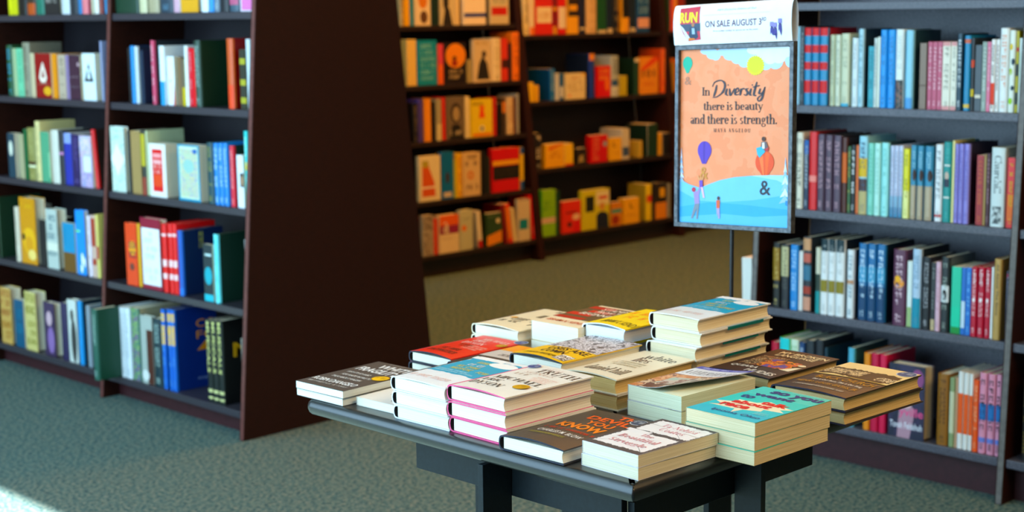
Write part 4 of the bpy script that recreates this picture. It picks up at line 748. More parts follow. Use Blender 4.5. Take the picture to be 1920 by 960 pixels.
def sticker(parent, u, v, D, H, t, h1, h2, txt=None, r=.0165, bowv=0):
    mb = MB(); x = t/2+.0012+bowv
    def putf(vs, fs, m, li): mb.add([(x+.0003*li, a*1+0, b) for a, b in vs], fs, m)
    n = 32
    vs, fs = ell(u*D, v*H, r, r, n); mb.add([(x, a, b) for a, b in vs], fs, M(h1))
    vs, fs = ell(u*D, v*H, r*.9, r*.9, n); mb.add([(x+.0002, a, b) for a, b in vs], fs, M(h2))
    vs, fs = fit(marks2d(4, 1, 3), u*D-r*.6, v*H-r*.2, u*D+r*.6, v*H+r*.25); mb.add([(x+.0004, a, b) for a, b in vs], fs, M(h1))
    vs, fs = fit(marks2d(7, 1, 5), u*D-r*.5, v*H+r*.38, u*D+r*.5, v*H+r*.55); mb.add([(x+.0004, a, b) for a, b in vs], fs, M(h1))
    o = mb.build('sticker', parent, fix=False); o['label'] = 'round sticker on the cover'; return o
arch = lambda a, lift=0.0: (lambda u, v: a*sin(pi*min(1, u*1.0))*(1-.8*v) + lift*u*u*(1-v))
PG = PAGES(); PGW = PAGES('eee9da', 'd4ccb6')
T = 'lying on the display table'
# 1 two paperbacks at the near corner
BS = [('r',0,0,1,1,'4a4648'),('g',.06,.08,.94,.54,'efeaea',{'n':34,'amp':.014}),('g',.08,.6,.99,.95,'efeaea',{'n':34,'amp':.014}),('r',.0,.53,.42,.585,'efeaea'),
      ('s','Ta-Nehisi',.25,.8,.86,.89,'d8909a'),('s','Coates',.36,.68,.78,.77,'d8909a'),('s','The',.38,.44,.6,.51,'d8909a'),('s','Beautiful',.16,.31,.84,.41,'d8909a'),('s','Struggle',.2,.15,.84,.26,'d8909a')]
BS = BS[:1]+BS[1:]
stack((1196.6,853.6), .043, -3, .128, .197, [.0215,.0215], 'white and grey paperback with pale pink title, front corner of table', 'paperbacks at the near corner of the table', False, 'efeaea', jit=[(.0,.0,1)], front=BS, pages=PG, nu=6, nv=6)
DV = [('t','THE',.58,.86,.99,.955,'ee6a12',{'sh':-.22,'b':.03}),('t','DEVIL',.28,.73,.93,.835,'ee6a12',{'sh':-.22,'b':.03}),('t','YOU',.42,.60,.83,.705,'f07a18',{'sh':-.22,'b':.03}),('t','KNOW',.20,.44,.88,.575,'f28a20',{'sh':-.22,'b':.04}),
      ('m',1,.14,.36,.93,.40,'c8401a',{'n':22}),('t','CHARLES M. BLOW',.18,.25,.86,.31,'e8e0d8'),('m',1,.16,.18,.7,.215,'9a9048',{'n':22})]
r = stack((1056.7,844.5), .027, .6, .147, .24, [.027], 'dark grey hardcover with big orange title beside the corner paperbacks', None, True, '3f3a36', board='141b30', front=DV, pages=PGW, bow=arch(.006), nu=12, nv=10)[0]
sticker(r, .86, .9, .152, .24, .0264, 'd8dce0', '3a4a62')
LT = [('s','DEAL',.3,.86,.62,.93,'e8d0c8'),('s','TRUTH',.30,.76,.98,.88,'4a3a34'),('s','SONGS',.22,.69,.72,.755,'d8c0b4'),('s','LIKE',.16,.61,.42,.665,'c0a898'),
      ('m',4,.55,.5,.92,.64,'ecc4b8',{'n':24}),('s','MICHAEL',.12,.40,.92,.49,'4a4644'),('s','ERIC',.10,.29,.42,.365,'4a4644'),('s','DYSON',.08,.15,.62,.25,'4a4644')]
r = stack((946.8,746), .088, -1.5, .148, .225, [.029,.0295,.0295], 'white hardcover with pink boards and serif title', 'pink-board hardcovers by the front table edge', True, 'f2ece2', spine='d8507a', board='e0608c', back='efe6da', jit=[(0,0,0),(-.003,.0,.6)], front=LT, pages=PGW, bow=arch(.004), nu=12, nv=10, seed=4) if 0 else \
    stack((946.8,746), .088, -1.5, .148, .225, [.029,.0295,.0295], 'white hardcover with pink boards and serif title', 'pink-board hardcovers by the front table edge', True, 'f2ece2', spine='d8507a', board='e0608c', back='efe6da', jit=[(.001,-.004,0),(-.001,-.003,.6)], front=LT, pages=PGW, bow=arch(.004), nu=12, nv=10)
sticker(r[-1], .80, .30, .148, .225, .0289, 'c8981c', 'd0a024', r=.016, bowv=.0022); sticker(r[-1], .1, .90, .148, .225, .0289, 'c8ccd8', '2c4a86', r=.014, bowv=.0006)
HA = [('g',.06,.36,1.0,.93,'12a0c0',{'n':16,'amp':.018}),('e',.72,.84,.24,.08,'f4f4f2'),('g',.0,.9,.6,.99,'f4f4f2',{'n':14,'amp':.015}),
      ('m',1,.3,.78,.5,.84,'d8d07a',{'n':5}),('m',1,.28,.68,.55,.74,'e8e8e0',{'n':6}),('m',1,.22,.59,.6,.65,'d8d07a',{'n':9}),('m',1,.24,.50,.9,.56,'d8d07a',{'n':15}),('m',2,.12,.39,.82,.465,'b8e4ec',{'n':28}),('m',1,.1,.12,.8,.19,'e8c8c0',{'n':16})]
stack((835,727), .082, 0, .146, .225, [.027,.0275,.0275], 'white hardcover with teal panel between grey paperbacks and pink-board books', 'white and teal hardcovers at the front edge', True, 'f0f2f4', spine='2a2220', board='e4eaf2', jit=[(.004,-.004,1),(.0,-.004,.5)], front=HA, pages=PGW, nu=12, nv=10, bow=arch(.002))
WF = [('m',1,.3,.965,.97,.985,'b0a8a0',{'n':30}),('t','WHITE',.28,.80,.92,.92,'f0f0ee',{'b':.02}),('t','FRAGILITY',.10,.64,.92,.77,'f0f0ee',{'b':.02}),("t","WHY IT'S SO HARD",.14,.52,.62,.565,'e8e8e4'),('t','FOR WHITE PEOPLE TO',.2,.42,.8,.465,'e8e8e4'),('t','TALK ABOUT RACISM',.16,.32,.76,.365,'e8e8e4'),
      ('t','ROBIN DIANGELO',.06,.15,.93,.24,'f0f0ee',{'b':.02}),('m',1,.1,.08,.9,.115,'c8c4be',{'n':26})]
r = stack((642.5,733.3), .032, 2, .142, .222, [.016,.016], 'dark grey paperback with white capital title overhanging left table end', 'grey paperbacks at the left end of the table', False, '544d48', jit=[(.002,.004,-1)], front=WF, pages=PAGES('e9eee8', 'cfd6d0'), nu=8, nv=6)
sticker(r[-1], .87, .52, .142, .222, .0154, 'b88a10', 'f0c020', r=.019)
# small paperback whose curled cover peeks out between those stacks
r = thing('book', 'cream paperback with curled first page tucked beside the grey paperbacks', 'book'); nr = at(753, 783, 2, TZ)
book_parts(r, .0165, .125, .18, 'e8e4dc', hard=False, pages=PAGES('efe8d8', 'd8c8a8'), front=[('a',.3,.3,.95,.75,'e0dcd4,b8b4ac,d0ccc4',{'s':40}),('m',6,.62,.1,.95,.32,'4a5058',{'n':8})], nu=6, nv=4)
lie(r, (nr.x+.008, nr.y+.012), radians(2), .0165, .125, zbase=TZ+.0004); reg(r)
SOP = [('r',0,0,1,.2,'0fb8cc'),('r',0,.2,1,.42,'1cc2cc'),('r',0,.42,1,.72,'3ac8c0'),
       ('fan',[(.42,.42),(.02,.36),(.2,.29),(.06,.235),(.44,.235),(.5,.13),(.54,.25),(.74,.3),(.72,.36),(.98,.38),(.86,.44),(.99,.5),(.76,.54),(.56,.60),(.46,.505),(.2,.5),(.26,.44),(.02,.36)],'f4e8c8'),
       ('t','so you',.26,.80,.98,.93,'1a3470',{'b':.05}),('t','want',.16,.695,.74,.79,'1a3470',{'b':.05}),('t','to',.1,.575,.3,.685,'1a3470',{'b':.05}),('t','talk',.5,.49,.88,.60,'d8341c',{'b':.05}),('t','about',.2,.385,.74,.495,'d8341c',{'b':.05}),('t','race',.16,.265,.56,.355,'d8341c',{'b':.05}),('m',1,.2,.955,.95,.98,'a8e8e0',{'n':30}),('t','Ijeoma Oluo',.26,.07,.94,.15,'1a4a80'),('m',3,.74,.19,.95,.26,'a8e4e8',{'n':16})]
stack((1415.8,793), .073, -2, .150, .214, [.024,.0245,.0245], 'turquoise paperback with speech-burst title, overhanging the right table edge', 'turquoise paperbacks on the right table edge', False, '52ccc0', board='d8c8a0', back='dccba4', jit=[(-.004,-.002,1.5),(-.001,.0,.5)], front=SOP, pages=PAGES('e6d6b0', 'c4ae80'), nu=12, nv=10)
FHA = [('a',0,0,1,.62,'c87840,e0a070,8a5040,d8b898,6a3a28',{'s':22}),('a',.2,.2,.75,.5,'a8b8a8,c8b0a0,8a5848',{'s':30}),('r',0,.62,1,.9,'e8e4e8'),('s','FATHERHOOD',.04,.68,.96,.82,'6a6468'),('r',0,.9,1,1,'5a58a8'),('m',1,.1,.93,.9,.97,'d8d8f0',{'n':24})]
fhb = lambda u, v: .015*u*u*(1-.2*v)
stack((1277.7,743), .059, -3, .134, .21, [.0295,.0295], 'thick paperback with curling photo cover beside the turquoise paperbacks', 'curled-cover paperbacks mid table', False, 'e8e4e0', board='d8d8d8', front=FHA, pages=PAGES('e9e8cc', 'c8c69c'), bow=fhb, yo=lambda u, v: -.034*u*u*(1-v)**1.5, back='dcd6b8', nu=12, nv=10, jit=[(0,0,.5)])
WL = [('s','white',.36,.74,.92,.9,'4a4440',{'sh':-.1}),('s','lies',.36,.58,.66,.75,'5a3c34',{'sh':-.1}),('m',3,.2,.38,.75,.54,'b8a888',{'n':34}),('s','daniel hill',.14,.12,.88,.29,'6a5a4a',{'sh':-.05})]
stack((1156,712), .063, -1, .133, .232, [.0315,.0315], 'cream hardcover with script-like black title in the middle of table', 'cream hardcovers mid table', True, 'f0e4cc', board='e8dcc0', jit=[(.004,.0,.5)], front=WL, pages=PAGES('d8b878', 'b8924c'), bow=arch(.004), nu=12, nv=10)  # golden page colour carries the warm bounce light
HO = [('r',0,0,1,.42,'e8bc1c'),('a',0,.42,1,1,'c8c4cc,6a666c,e4e0e4,9a969c,4a4648',{'s':70}),('t','USES ARE',.2,.30,.95,.40,'1a160e',{'b':.03}),('t','COMIN',.24,.18,.7,.28,'1a160e',{'b':.03}),('m',1,.12,.07,.7,.12,'3a3010',{'n':18}),('a',.72,.04,.96,.19,'e4e0d8,4a4640,b8b0a8',{'s':90})]
stack((1054,681), .075, -1, .142, .235, [.025,.025,.025], 'yellow and grey hardcover with black slogan title, mid table', 'yellow photo hardcovers mid table', True, 'd8b020', board='1c2a40', jit=[(0,0,.4)], front=HO, pages=PGW, bow=arch(.006), nu=12, nv=10)
DK = [('r',0,.42,1,.72,'c8c0b8'),('r',0,.72,1,1,'e89a28'),('m',1,.3,.5,.8,.58,'6a6460',{'n':10}),('m',1,.2,.3,.9,.35,'d8641c',{'n':14}),('m',1,.3,.86,.8,.9,'d87818',{'n':10})]
stack((841,677), .046, 0, .126, .205, [.023,.023], 'dark hardcover with grey and orange bands beside the red book', 'banded dark hardcovers', True, '3c3834', board='1c2432', left=1, front=DK, pages=PGW, bow=arch(.002), nu=6, nv=4, jit=[(0,0,.3)])
RD = [('s','MICHAEL',.30,.80,.92,.88,'f0d8d0'),('s','ERIC',.24,.70,.56,.78,'f0d8d0'),('s','DYSON',.18,.58,.68,.67,'f0d8d0'),('m',3,.5,.38,.92,.54,'f0b8a8',{'n':16}),('m',2,.3,.44,.6,.54,'5a1410',{'n':10}),('m',2,.16,.12,.8,.32,'5a1410',{'n':12})]
r = stack((845.6,673.4), .047, 0, .126, .214, [.0235,.0235], 'red hardcover with white serif capitals at the back left of table', 'red hardcovers at the left end', True, 'e03a24', spine='d84a50', board='1c1c30', jit=[(.004,.004,1)], front=RD, pages=PGW, bow=arch(.005), nu=12, nv=10)
sticker(r[-1], .86, .9, .143, .232, .0229, 'c8ccd8', '2c4a86', r=.016); sticker(r[-1], .8, .68, .143, .232, .0229, 'a87c1c', 'c89824', r=.013)
FL = [('m',1,.45,.88,.95,.96,'2a2418',{'n':5}),('m',1,.28,.34,.85,.44,'2a2418',{'n':8}),('m',1,.2,.22,.9,.31,'2a2418',{'n':7}),('r',.5,.56,1,.7,'6a6450'),('e',.22,.44,.08,.03,'e0a020')]
stack((972,621), .066, 0, .142, .225, [.017,.024,.025], 'cream hardcover with bold black lettering, back left corner of table', 'cream hardcovers at the back left', True, 'f0e4c4', spine='3a2028', board='e8dcc4', jit=[(.0,.004,.6),(0,.002,0)], front=FL, pages=PGW, bow=arch(.005), nu=12, nv=10)
ST = [('r',0,.3,1,.95,'5a4a34'),('r',0,.3,.6,.4,'a8281c'),('r',0,.48,.5,.6,'c0301c'),('r',.2,.66,.7,.76,'c0301c'),('r',.0,.82,.5,.93,'b02a1c'),('t','STAMPED',.3,.80,.98,.90,'f0e4d0'),('t','FROM THE',.35,.67,.95,.77,'f0e4d0'),('t','BEGINNING',.2,.54,.98,.64,'f0e4d0'),('t','IBRAM X. KENDI',.12,.12,.9,.2,'c0502c')]
stack((1083.7,615.3), .089, 0, .138, .225, [.046,.043], 'thick cream paperback with red and brown block cover, back row', 'thick cream paperbacks in the back row', False, 'f4e4c4', jit=[(0,0,.5)], front=ST, pages=PAGES('f2ead8', 'e0d4ba'), nu=8, nv=6)
YE = [('r',0,0,1,1,'f4d800'),('m',1,.1,.64,.95,.80,'f08018',{'n':7}),('m',1,.3,.42,.95,.56,'f08018',{'n':6}),('t','IBRAM X. KENDI',.22,.1,.98,.24,'3a3410')]
stack((1094.4,605), .098, 0, .116, .205, [.0325,.0325,.0325], 'bright yellow hardcover left of the tall teal stack', 'yellow hardcovers in the back row', True, 'f4d800', spine='e8eef4', board='f0f4f8', jit=[(.004,-.002,-1),(.002,0,0)], left=1, front=YE, pages=PAGES('f0f2f2', 'dfe3e6'), bow=arch(.006), nu=12, nv=10)
stack((1311,599), .142, -.7, .126, .237, [.0285,.028,.028,.0285,.029], 'white hardcover with teal panel, tall stack by the poster pole', 'white and teal hardcovers in the tall stack', True, 'f2f2f0', spine='2a2220', board='eeeae0', back='f2f2f0', jit=[(0,0,0),(.002,.002,.5),(-.008,.0,.3),(.003,-.004,.3),(0,0,0)], front=HA, pages=PAGES('ece0c2', 'd0ba8a'), nu=12, nv=10, bow=arch(.002),
      under=HA, wrap=(.36, .86, '0f6e6c', .0055))
MBL = [('r',0,.0,.55,.95,'3a2018'),('a',.12,.3,.55,.68,'3a241a,b89a70,2a1c18,8a5a30',{'s':60}),('a',.38,.3,.86,.6,'5a4a90,c8461c,e08a1c,3a241c,b8301c',{'s':35}),('e',.9,.54,.06,.03,'e8d8b8'),('p',[(.8,.3),(.95,.3),(.97,.48),(.9,.44)],'e8dcc0'),
       ('t','MY BROKEN',.18,.83,.95,.91,'e8d8b0',{'b':.02}),('t','LANGUAGE',.22,.73,.86,.81,'e8d8b0',{'b':.02}),('t','QUIARA',.12,.17,.56,.25,'e0d8cc',{'b':.02}),('t','HUDES',.5,.06,.95,.15,'e0d8cc',{'b':.02})]
stack((1442.5,710), .048, -1, .148, .235, [.024,.024], 'dark brown hardcover with colourful art behind the turquoise stack', 'dark art-cover hardcovers', True, '3a3028', board='1c1a20', jit=[(0,0,.4)], front=MBL, pages=PAGES('cdb27c', 'a88c54'), bow=arch(.003), nu=12, nv=10)
BC_ = [('r',0,.52,1,1,'e4cc98'),('g',.02,.56,.96,.80,'3a3020',{'n':22,'amp':.03}),('e',.68,.6,.26,.12,'3c3226'),('e',.68,.74,.1,.035,'3c3226'),('a',.02,.60,.55,.76,'3a3020,d8c090,4a3e2a,c8b080',{'s':110}),('a',.74,.58,.97,.7,'3a3020,d8c8a0,4a3e2a',{'s':110}),('r',0,.515,1,.53,'b8a060'),
      ('t','BLACK CHURCH',.16,.38,.94,.47,'b8863c'),('t','This Is Our Story, This Is Our Song',.2,.29,.88,.34,'e8e0d0'),('t','HENRY LOUIS GATES, JR.',.1,.18,.92,.25,'b8863c'),('m',1,.16,.1,.84,.13,'c8c0b0',{'n':34})]
r = stack((1585.5,746.6), .055, -1.3, .162, .252, [.0275,.0275], 'large brown and tan hardcover with gold title at the right end', 'brown and tan hardcovers at the right end', True, '3c3228', spine='15120f', board='1c1c34', jit=[(.006,.003,-1)], front=BC_, pages=PAGES('d6bc88', 'b0945c'), bow=arch(.004), nu=12, nv=10)
sticker(r[-1], .88, .92, .162, .252, .0269, 'b8c8d8', '1c4878', r=.02)
# ------------------------------------------------------------------ framed poster on its stand
SK = 1.11
sc_c = CC + (Vector((2.5149, 1.8913, 1.249))-CC)*SK; SW, SH = .29*SK, .37*SK
yw, pt, rl = 1.57450, .05377, -.03734
s_ = Vector((cos(yw), sin(yw), 0)); n_ = Vector((sin(yw), -cos(yw), 0)); u_ = Vector((0, 0, 1))*cos(pt)+n_*sin(pt)
s2 = s_*cos(rl)+u_*sin(rl); u2 = u_*cos(rl)-s_*sin(rl); X_ = -s2; Z_ = u2; Y_ = Z_.cross(X_)
def sgn(x, y, z): return sc_c + X_*x + Y_*y + Z_*z      # sign frame: right, away, up, from its centre
pole_xy = sgn(-.012, .016, -SH/2)
st = thing('poster_stand', 'thin metal floor stand holding a framed orange and blue poster', 'sign', (pole_xy.x, pole_xy.y, 0))
inv2 = Matrix.Translation(-st.location)
def spart(mb, name, **k):
    sm = k.pop('smooth', False); o = mb.build(name, **k); o.data.transform(inv2); o.parent = st
    if sm: o.data.polygons.foreach_set('use_smooth', [True]*len(o.data.polygons))
    return o
PEW = LAM('brushed_pewter', '3e4044', '606266', .38, .5, 90, .1); PEW.node_tree.nodes['Principled BSDF'].inputs['Metallic'].default_value = .5
DRK = LAM('dark_metal', '17181a', '222426', .4, .5, 90, .05)
b_ = .0105; hw, hh = SW/2, SH/2
mb = MB()
def bar(P, y0=-.006, y1=.010):
    mb.prism([sgn(x, y0, z) for x, z in P], (0, 0, 0), Y_*(y1-y0), PEW)
bar([(-hw,-hh),(hw,-hh),(hw-b_,-hh+b_),(-hw+b_,-hh+b_)]); bar([(hw,-hh),(hw,hh),(hw-b_,hh-b_),(hw-b_,-hh+b_)])
bar([(hw,hh),(-hw,hh),(-hw+b_,hh-b_),(hw-b_,hh-b_)]); bar([(-hw,hh),(-hw,-hh),(-hw+b_,-hh+b_),(-hw+b_,hh-b_)])
fr = spart(mb, 'frame', bevel=.0014)
mb = MB(); mb.prism([sgn(x, .004, z) for x, z in ((-hw+.004,-hh+.004),(hw-.004,-hh+.004),(hw-.004,hh-.004),(-hw+.004,hh-.004))], (0,0,0), Y_*.005, DRK); spart(mb, 'backing')
# poster print
iw, ih = 2*(hw-b_), 2*(hh-b_)
mb = MB()
def pq(x, y):
    u = (x-88)/530; return (u, 1-(y-(38-20*u))/(837+50*u))
def pput(vs, fs, m, li): mb.add([sgn(-iw/2+min(max(a, 0), iw), .0034-.000035*li, -ih/2+min(max(b, 0), ih)) for a, b in vs], fs, m)
def PP(pts): return [pq(*p) for p in pts]
def PE(cx, cy, rx, ry): u, v = pq(cx, cy); return (u, v, rx/530, ry/855)
def PT(k, txt, x0, y0, x1, y1, c, **o):
    a, b = pq(x0, y1); c_, d = pq(x1, y0); return (k, txt, a, b, c_, d, c, o)
def smooth(pts, n=6):
    o = []
    for i in range(len(pts)-1):
        p0, p1, p2, p3 = pts[max(i-1, 0)], pts[i], pts[i+1], pts[min(i+2, len(pts)-1)]
        for k in range(n):
            t = k/n; o.append(tuple(.5*(2*p1[j]+(p2[j]-p0[j])*t+(2*p0[j]-5*p1[j]+4*p2[j]-p3[j])*t*t+(3*p1[j]-p0[j]-3*p2[j]+p3[j])*t**3) for j in (0, 1)))
    return o+[pts[-1]]
def brush(paths, w_):
    vs, fs = [], []
    for P in paths:
        P = smooth(P); L_ = len(P)
        for i, (x, y) in enumerate(P):
            x2, y2 = P[min(i+1, L_-1)]; x1, y1 = P[max(i-1, 0)]; dx, dy = x2-x1, y2-y1; l = math.hypot(dx, dy) or 1
            w2 = w_*(.35+.65*min(1, 3*min(i, L_-1-i)/L_+.3))/2*(1.25 if dy > abs(dx) else .8)
            vs += [pq(x-dy/l*w2, y+dx/l*w2), pq(x+dy/l*w2, y-dx/l*w2)]
            if i: k = len(vs); fs.append((k-4, k-3, k-1, k-2))
    return vs, fs
DIV = [[(268,205),(262,235),(253,262)],[(247,214),(258,192),(290,183),(308,203),(298,238),(270,262),(247,266)],[(319,222),(312,248),(324,256)],[(321,207),(325,203)],[(330,222),(335,256),(354,221)],
       [(358,243),(374,234),(370,220),(358,232),(359,252),(376,250)],[(386,222),(381,256)],[(383,240),(392,224),(404,224)],[(422,222),(409,226),(417,242),(410,255),(398,250)],[(433,222),(427,250),(437,254)],[(437,207),(441,203)],
       [(460,190),(446,250),(458,256)],[(440,216),(474,207)],[(476,222),(471,246),(486,242),(498,214)],[(498,214),(484,270),(470,283),(465,268),(492,246)]]
ink = '3a3030'; ops = [('a',0,0,1,1,'ee864e,f08a54,ee8c58,ec824a',{'s':14})]
for x, y, rx, ry in ((215,40,30,18),(245,55,30,26),(262,62,22,24),(300,45,35,18),(330,60,32,26),(365,75,30,28),(400,88,32,32),(440,80,36,34),(500,98,32,34),(545,92,34,36),(590,62,34,26),(612,85,24,34),(560,50,60,40),(400,45,90,34),(480,50,80,44)): ops.append(('e', *PE(x, y, rx, ry), 'bcd4ec'))
for x, y, rx, ry in ((450,36,40,22),(490,52,34,34),(520,70,34,34),(560,66,34,34),(590,44,30,28),(540,36,60,28)): ops.append(('e', *PE(x, y, rx, ry), 'e6eef6'))
ops.append(('p', PP([(452+(38 if k % 2 else 44)*cos(pi*k/22), 110+(46 if k % 2 else 53)*sin(pi*k/22)*.95) for k in range(44)]), 'e2da3c')); ops.append(('e', *PE(452, 106, 33, 39), 'd8d03c'))
ops += [('e', *PE(122, 100, 24, 33), '18a88c'), ('p', PP([(99,108),(145,108),(127,148),(117,148)]), '18a88c'), PT('t', '&', 108, 165, 142, 205, 'b07860'), PT('s', 'In', 195, 216, 236, 257, ink), ('quads', brush(DIV, 8), '35303a'),
        PT('s', 'there is beauty', 203, 283, 490, 340, ink), PT('s', 'and there is strength.', 140, 345, 555, 407, ink), PT('s', 'MAYA ANGELOU', 255, 417, 432, 435, ink, tr=.35),
        ('e', *PE(211, 524, 34, 45), '5a3aa8'), ('p', PP([(182,545),(240,545),(218,590),(200,590)]), '5a3aa8'), ('p', PP([(205,482),(214,482),(212,588),(206,588)]), '4a2c94'), PT('t', '&', 190, 606, 230, 664, 'd0904c'),
        ('e', *PE(501, 582, 43, 54), 'e85830'), ('p', PP([(462,605),(540,605),(514,652),(494,652)]), 'e85830'), ('p', PP([(472,545),(492,530),(500,650),(494,650)]), 'f47c4c'), ('p', PP([(504,530),(524,540),(512,650),(505,650)]), 'f06a3c'),
        ('p', PP([(82,664),(135,690),(190,708),(240,688),(290,670),(360,655),(440,648),(520,645),(622,645),(622,910),(78,890)]), '7cc0ea'), ('p', PP([(82,720),(180,770),(300,778),(450,768),(622,740),(622,910),(78,890)]), '5cb0e4'),
        ('p', PP([(82,800),(240,778),(400,790),(622,815),(622,910),(78,890)]), '48a4de'), ('p', PP([(82,850),(300,835),(460,850),(622,842),(622,910),(78,890)]), '66b6e8'), ('p', PP([(440,648),(520,645),(622,645),(622,700),(560,670)]), 'a8d8f2')]
for cx, top, bot, w1 in ((96, 508, 672, 17), (598, 556, 770, 28)):
    n = 7
    for k in range(n):
        y0 = top+(bot-top)*k/n; y1 = y0+(bot-top)/n*1.5; ww = w1*(k+1)/n; ops.append(('p', PP([(cx, y0), (cx-ww, y1), (cx, y1-8), (cx+ww, y1)]), 'dce8f4' if k % 2 else '9cc0e0'))
ops += [('p', PP([(600,770),(620,770),(620,800),(600,792)]), '3c88c4'), PT('t', '&', 480, 672, 532, 742, '2c3038'),
        ('e', *PE(496, 468, 9, 11), '4a2c20'), ('p', PP([(486,482),(508,480),(520,515),(500,528),(482,520)]), '6a5a5c'), ('p', PP([(490,486),(500,484),(502,515),(490,515)]), 'e8e4e0'), ('p', PP([(462,512),(486,505),(505,530),(478,560),(468,545)]), '48a8c0'), ('p', PP([(500,520),(522,505),(516,530)]), 'c03c3c'),
        ('e', *PE(160, 716, 10, 12), 'b83848'), ('p', PP([(160,728),(185,722),(190,785),(166,788)]), 'a088c8'), ('p', PP([(178,725),(196,690),(200,694),(188,740)]), 'a088c8'), ('p', PP([(166,786),(190,784),(182,862),(174,862),(176,810),(156,860),(148,856)]), '7c8490'),
        ('e', *PE(196, 662, 7, 9), 'd89060'), ('p', PP([(188,672),(204,670),(206,705),(190,706)]), '7048b0'), ('p', PP([(196,704),(206,704),(216,756),(208,758)]), 'e8b8c8'), ('p', PP([(186,670),(178,648),(182,646),(192,668)]), 'e0a070'), ('p', PP([(202,668),(208,640),(212,642),(206,672)]), 'e0a070'),
        ('e', *PE(284, 758, 7, 9), '50342c'), ('p', PP([(274,768),(292,768),(290,808),(275,808)]), 'd86848'), ('p', PP([(275,808),(290,808),(292,858),(284,860),(282,830),(278,852)]), 'b0a0d8')]
draw(ops, pput, iw, ih)
mb.add([sgn(x, .0036, z) for x, z in ((-iw/2,-ih/2),(iw/2,-ih/2),(iw/2,ih/2),(-iw/2,ih/2))], [(0,1,2,3)], M('ee8850'))
ps = spart(mb, 'poster', fix=False); ps['label'] = 'orange and blue poster with balloons and a printed quotation'
mb = MB(); mb.cyl((pole_xy.x, pole_xy.y, .01), (pole_xy.x, pole_xy.y, pole_xy.z+.06), .0048, .0048, DRK, 16); spart(mb, 'pole', smooth=False)
mb = MB(); mb.box((pole_xy.x-.13, pole_xy.y-.13, 0), (pole_xy.x+.13, pole_xy.y+.13, .012), DRK); spart(mb, 'base', bevel=.003)
# header card folded over the frame
hd = thing('header_card', 'white folded announcement card resting on top of the poster frame', 'sign', sgn(0, 0, hh))
inv3 = Matrix.Translation(-hd.location)
prof = smooth([(-.0095,0),(-.0135,.03),(-.0135,.06),(-.009,.082),(-.001,.0895),(.007,.083),(.012,.06),(.012,.03),(.0095,0)], 5)
nf = 4*5-3; ln = [0]
for i in range(1, len(prof)): ln.append(ln[-1]+math.hypot(prof[i][0]-prof[i-1][0], prof[i][1]-prof[i-1][1]))
FL_ = ln[nf]
def onp(s, e=0):
    s = max(0, min(s, ln[-1]-1e-6)); i = max(j for j in range(len(ln)) if ln[j] <= s); i = min(i, len(prof)-2)
    t = (s-ln[i])/(ln[i+1]-ln[i]); y = prof[i][0]+(prof[i+1][0]-prof[i][0])*t; z = prof[i][1]+(prof[i+1][1]-prof[i][1])*t
    dy, dz = prof[i+1][0]-prof[i][0], prof[i+1][1]-prof[i][1]; l = math.hypot(dy, dz); return y-dz/l*e, z+dy/l*e
mb = MB(); cw = hw-.001; WH = M('eef1f6', .6, .3)
ns = 40; vs = []
for j in range(ns+1):
    for e in (0, -.0005):
        y, z = onp(ln[-1]*j/ns, e)
        for x in (-cw, cw): vs.append(sgn(x, y, hh+z+.0006))
fs = []
for j in range(ns):
    a = j*4; fs += [(a, a+1, a+5, a+4), (a+2, a+6, a+7, a+3), (a, a+4, a+6, a+2), (a+1, a+3, a+7, a+5)]
fs += [(0, 2, 3, 1), (ns*4, ns*4+1, ns*4+3, ns*4+2)]
mb.add(vs, fs, WH)
def hq(x, y): u = (x-200)/1500; return (u, (570-50*u-y)/530)
def hput(vs, fs, m, li):
    vs, fs = slice2d(vs, fs, 1, .004)
    o = []
    for a, b in vs:
        y, z = onp(b, .0003+.00005*li); o.append(sgn(-cw+a, y, hh+z+.0006))
    mb.add(o, fs, m)
def HT(k, txt, x0, y0, x1, y1, c, **o):
    a, b = hq(x0, y1); c_, d = hq(x1, y0); return (k, txt, a, b, c_, d, c, o)
HP = lambda P: [hq(*p) for p in P]
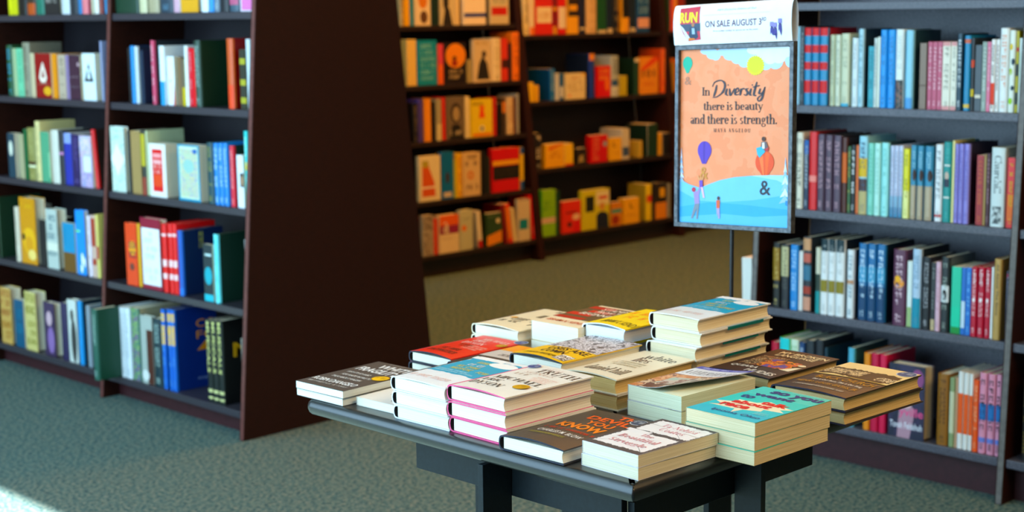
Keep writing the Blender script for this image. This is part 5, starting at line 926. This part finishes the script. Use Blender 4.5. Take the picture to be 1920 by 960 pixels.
ops = [HT('t', 'B&N Exclusive Edition of Run', 770, 75, 1258, 118, 'a8aaa8', sh=.2), HT('m', 1, 590, 150, 1435, 172, 'b0b0b4', n=60),
       HT('t', 'ON SALE AUGUST 3', 625, 225, 1338, 335, '5c2f4c', b=.015), HT('t', 'RD', 1345, 213, 1397, 262, '5c2f4c'), HT('t', 'Pre-order today in store or at bn.com', 730, 355, 1295, 398, '6a4868', b=.01),
       ('p', HP([(285,75),(545,48),(560,493),(392,515),(330,410),(290,290)]), 'c84454'), ('p', HP([(290,290),(560,275),(560,380),(350,385)]), '3c4a60'), ('p', HP([(290,290),(392,515),(420,470),(340,340)]), 'd8dce0'),
       HT('t', 'RUN', 288, 125, 520, 275, 'e8d83c', b=.04), ('e', *hq(465, 295), 20/1500, 28/530, 'b07858'), ('p', HP([(420,330),(510,330),(530,460),(500,485),(430,485),(405,440)]), '2c3c54'), ('p', HP([(450,340),(485,340),(490,420),(450,420)]), '9cb4c8'), ('p', HP([(400,470),(480,475),(490,495),(396,505)]), 'd87838')]
for x, y in ((1465, 290), (1505, 300), (1565, 250)):
    ops += [('r', hq(x-22, y)[0], hq(x, y+46)[1], hq(x+22, y)[0], hq(x, y-14)[1], '8880c0'), ('p', HP([(x-16, y+60), (x+18, y+55), (x+22, y+130), (x+10, y+205 if x > 1500 else y+160), (x-10, y+120), (x-22, y+150)]), '3c3484'), ('e', *hq(x, y+52), 11/1500, 14/530, '2c2460')]
draw(ops, hput, 2*cw, FL_)
o = mb.build('card', hd, fix=False); o.data.transform(inv3)
# book on the little end shelf of the right bookcase
yy = 3.172
mb = MB(); mb.box((4.33, 3.161, .37), (4.60, 3.26, .388), WOOD)
es = thing('end_display_shelf', 'small dark shelf fixed to the far end of the grey bookcase', 'shelf', (4.46, 3.17, .38)); o = mb.build('board', es, bevel=.002); o.data.transform(Matrix.Translation(-es.location))
nb = thing('book', 'white book with page edges showing, left of the grey bookcase end panel', 'book', (4.50, yy+.028, .389), pi/2); nb.rotation_euler = (0, .03, pi/2)
P0 = at(1400, 483, 0, 4.35)
book_parts(nb, .042, .15, max(.2, min(.3, P0.z-.389)), 'd8d4cc', hard=False, pages=PAGES('e8e6de', 'd0ccc0')); reg(nb)
bpy.context.view_layer.update()
for k, v in LABELS.items():
    n = len(k.split())
    if len(v) > 1 or n > 16 or n < 4: print('LABEL', len(v), n, k)
print('BOOKS', sum(len(v) for v in LABELS.values()))
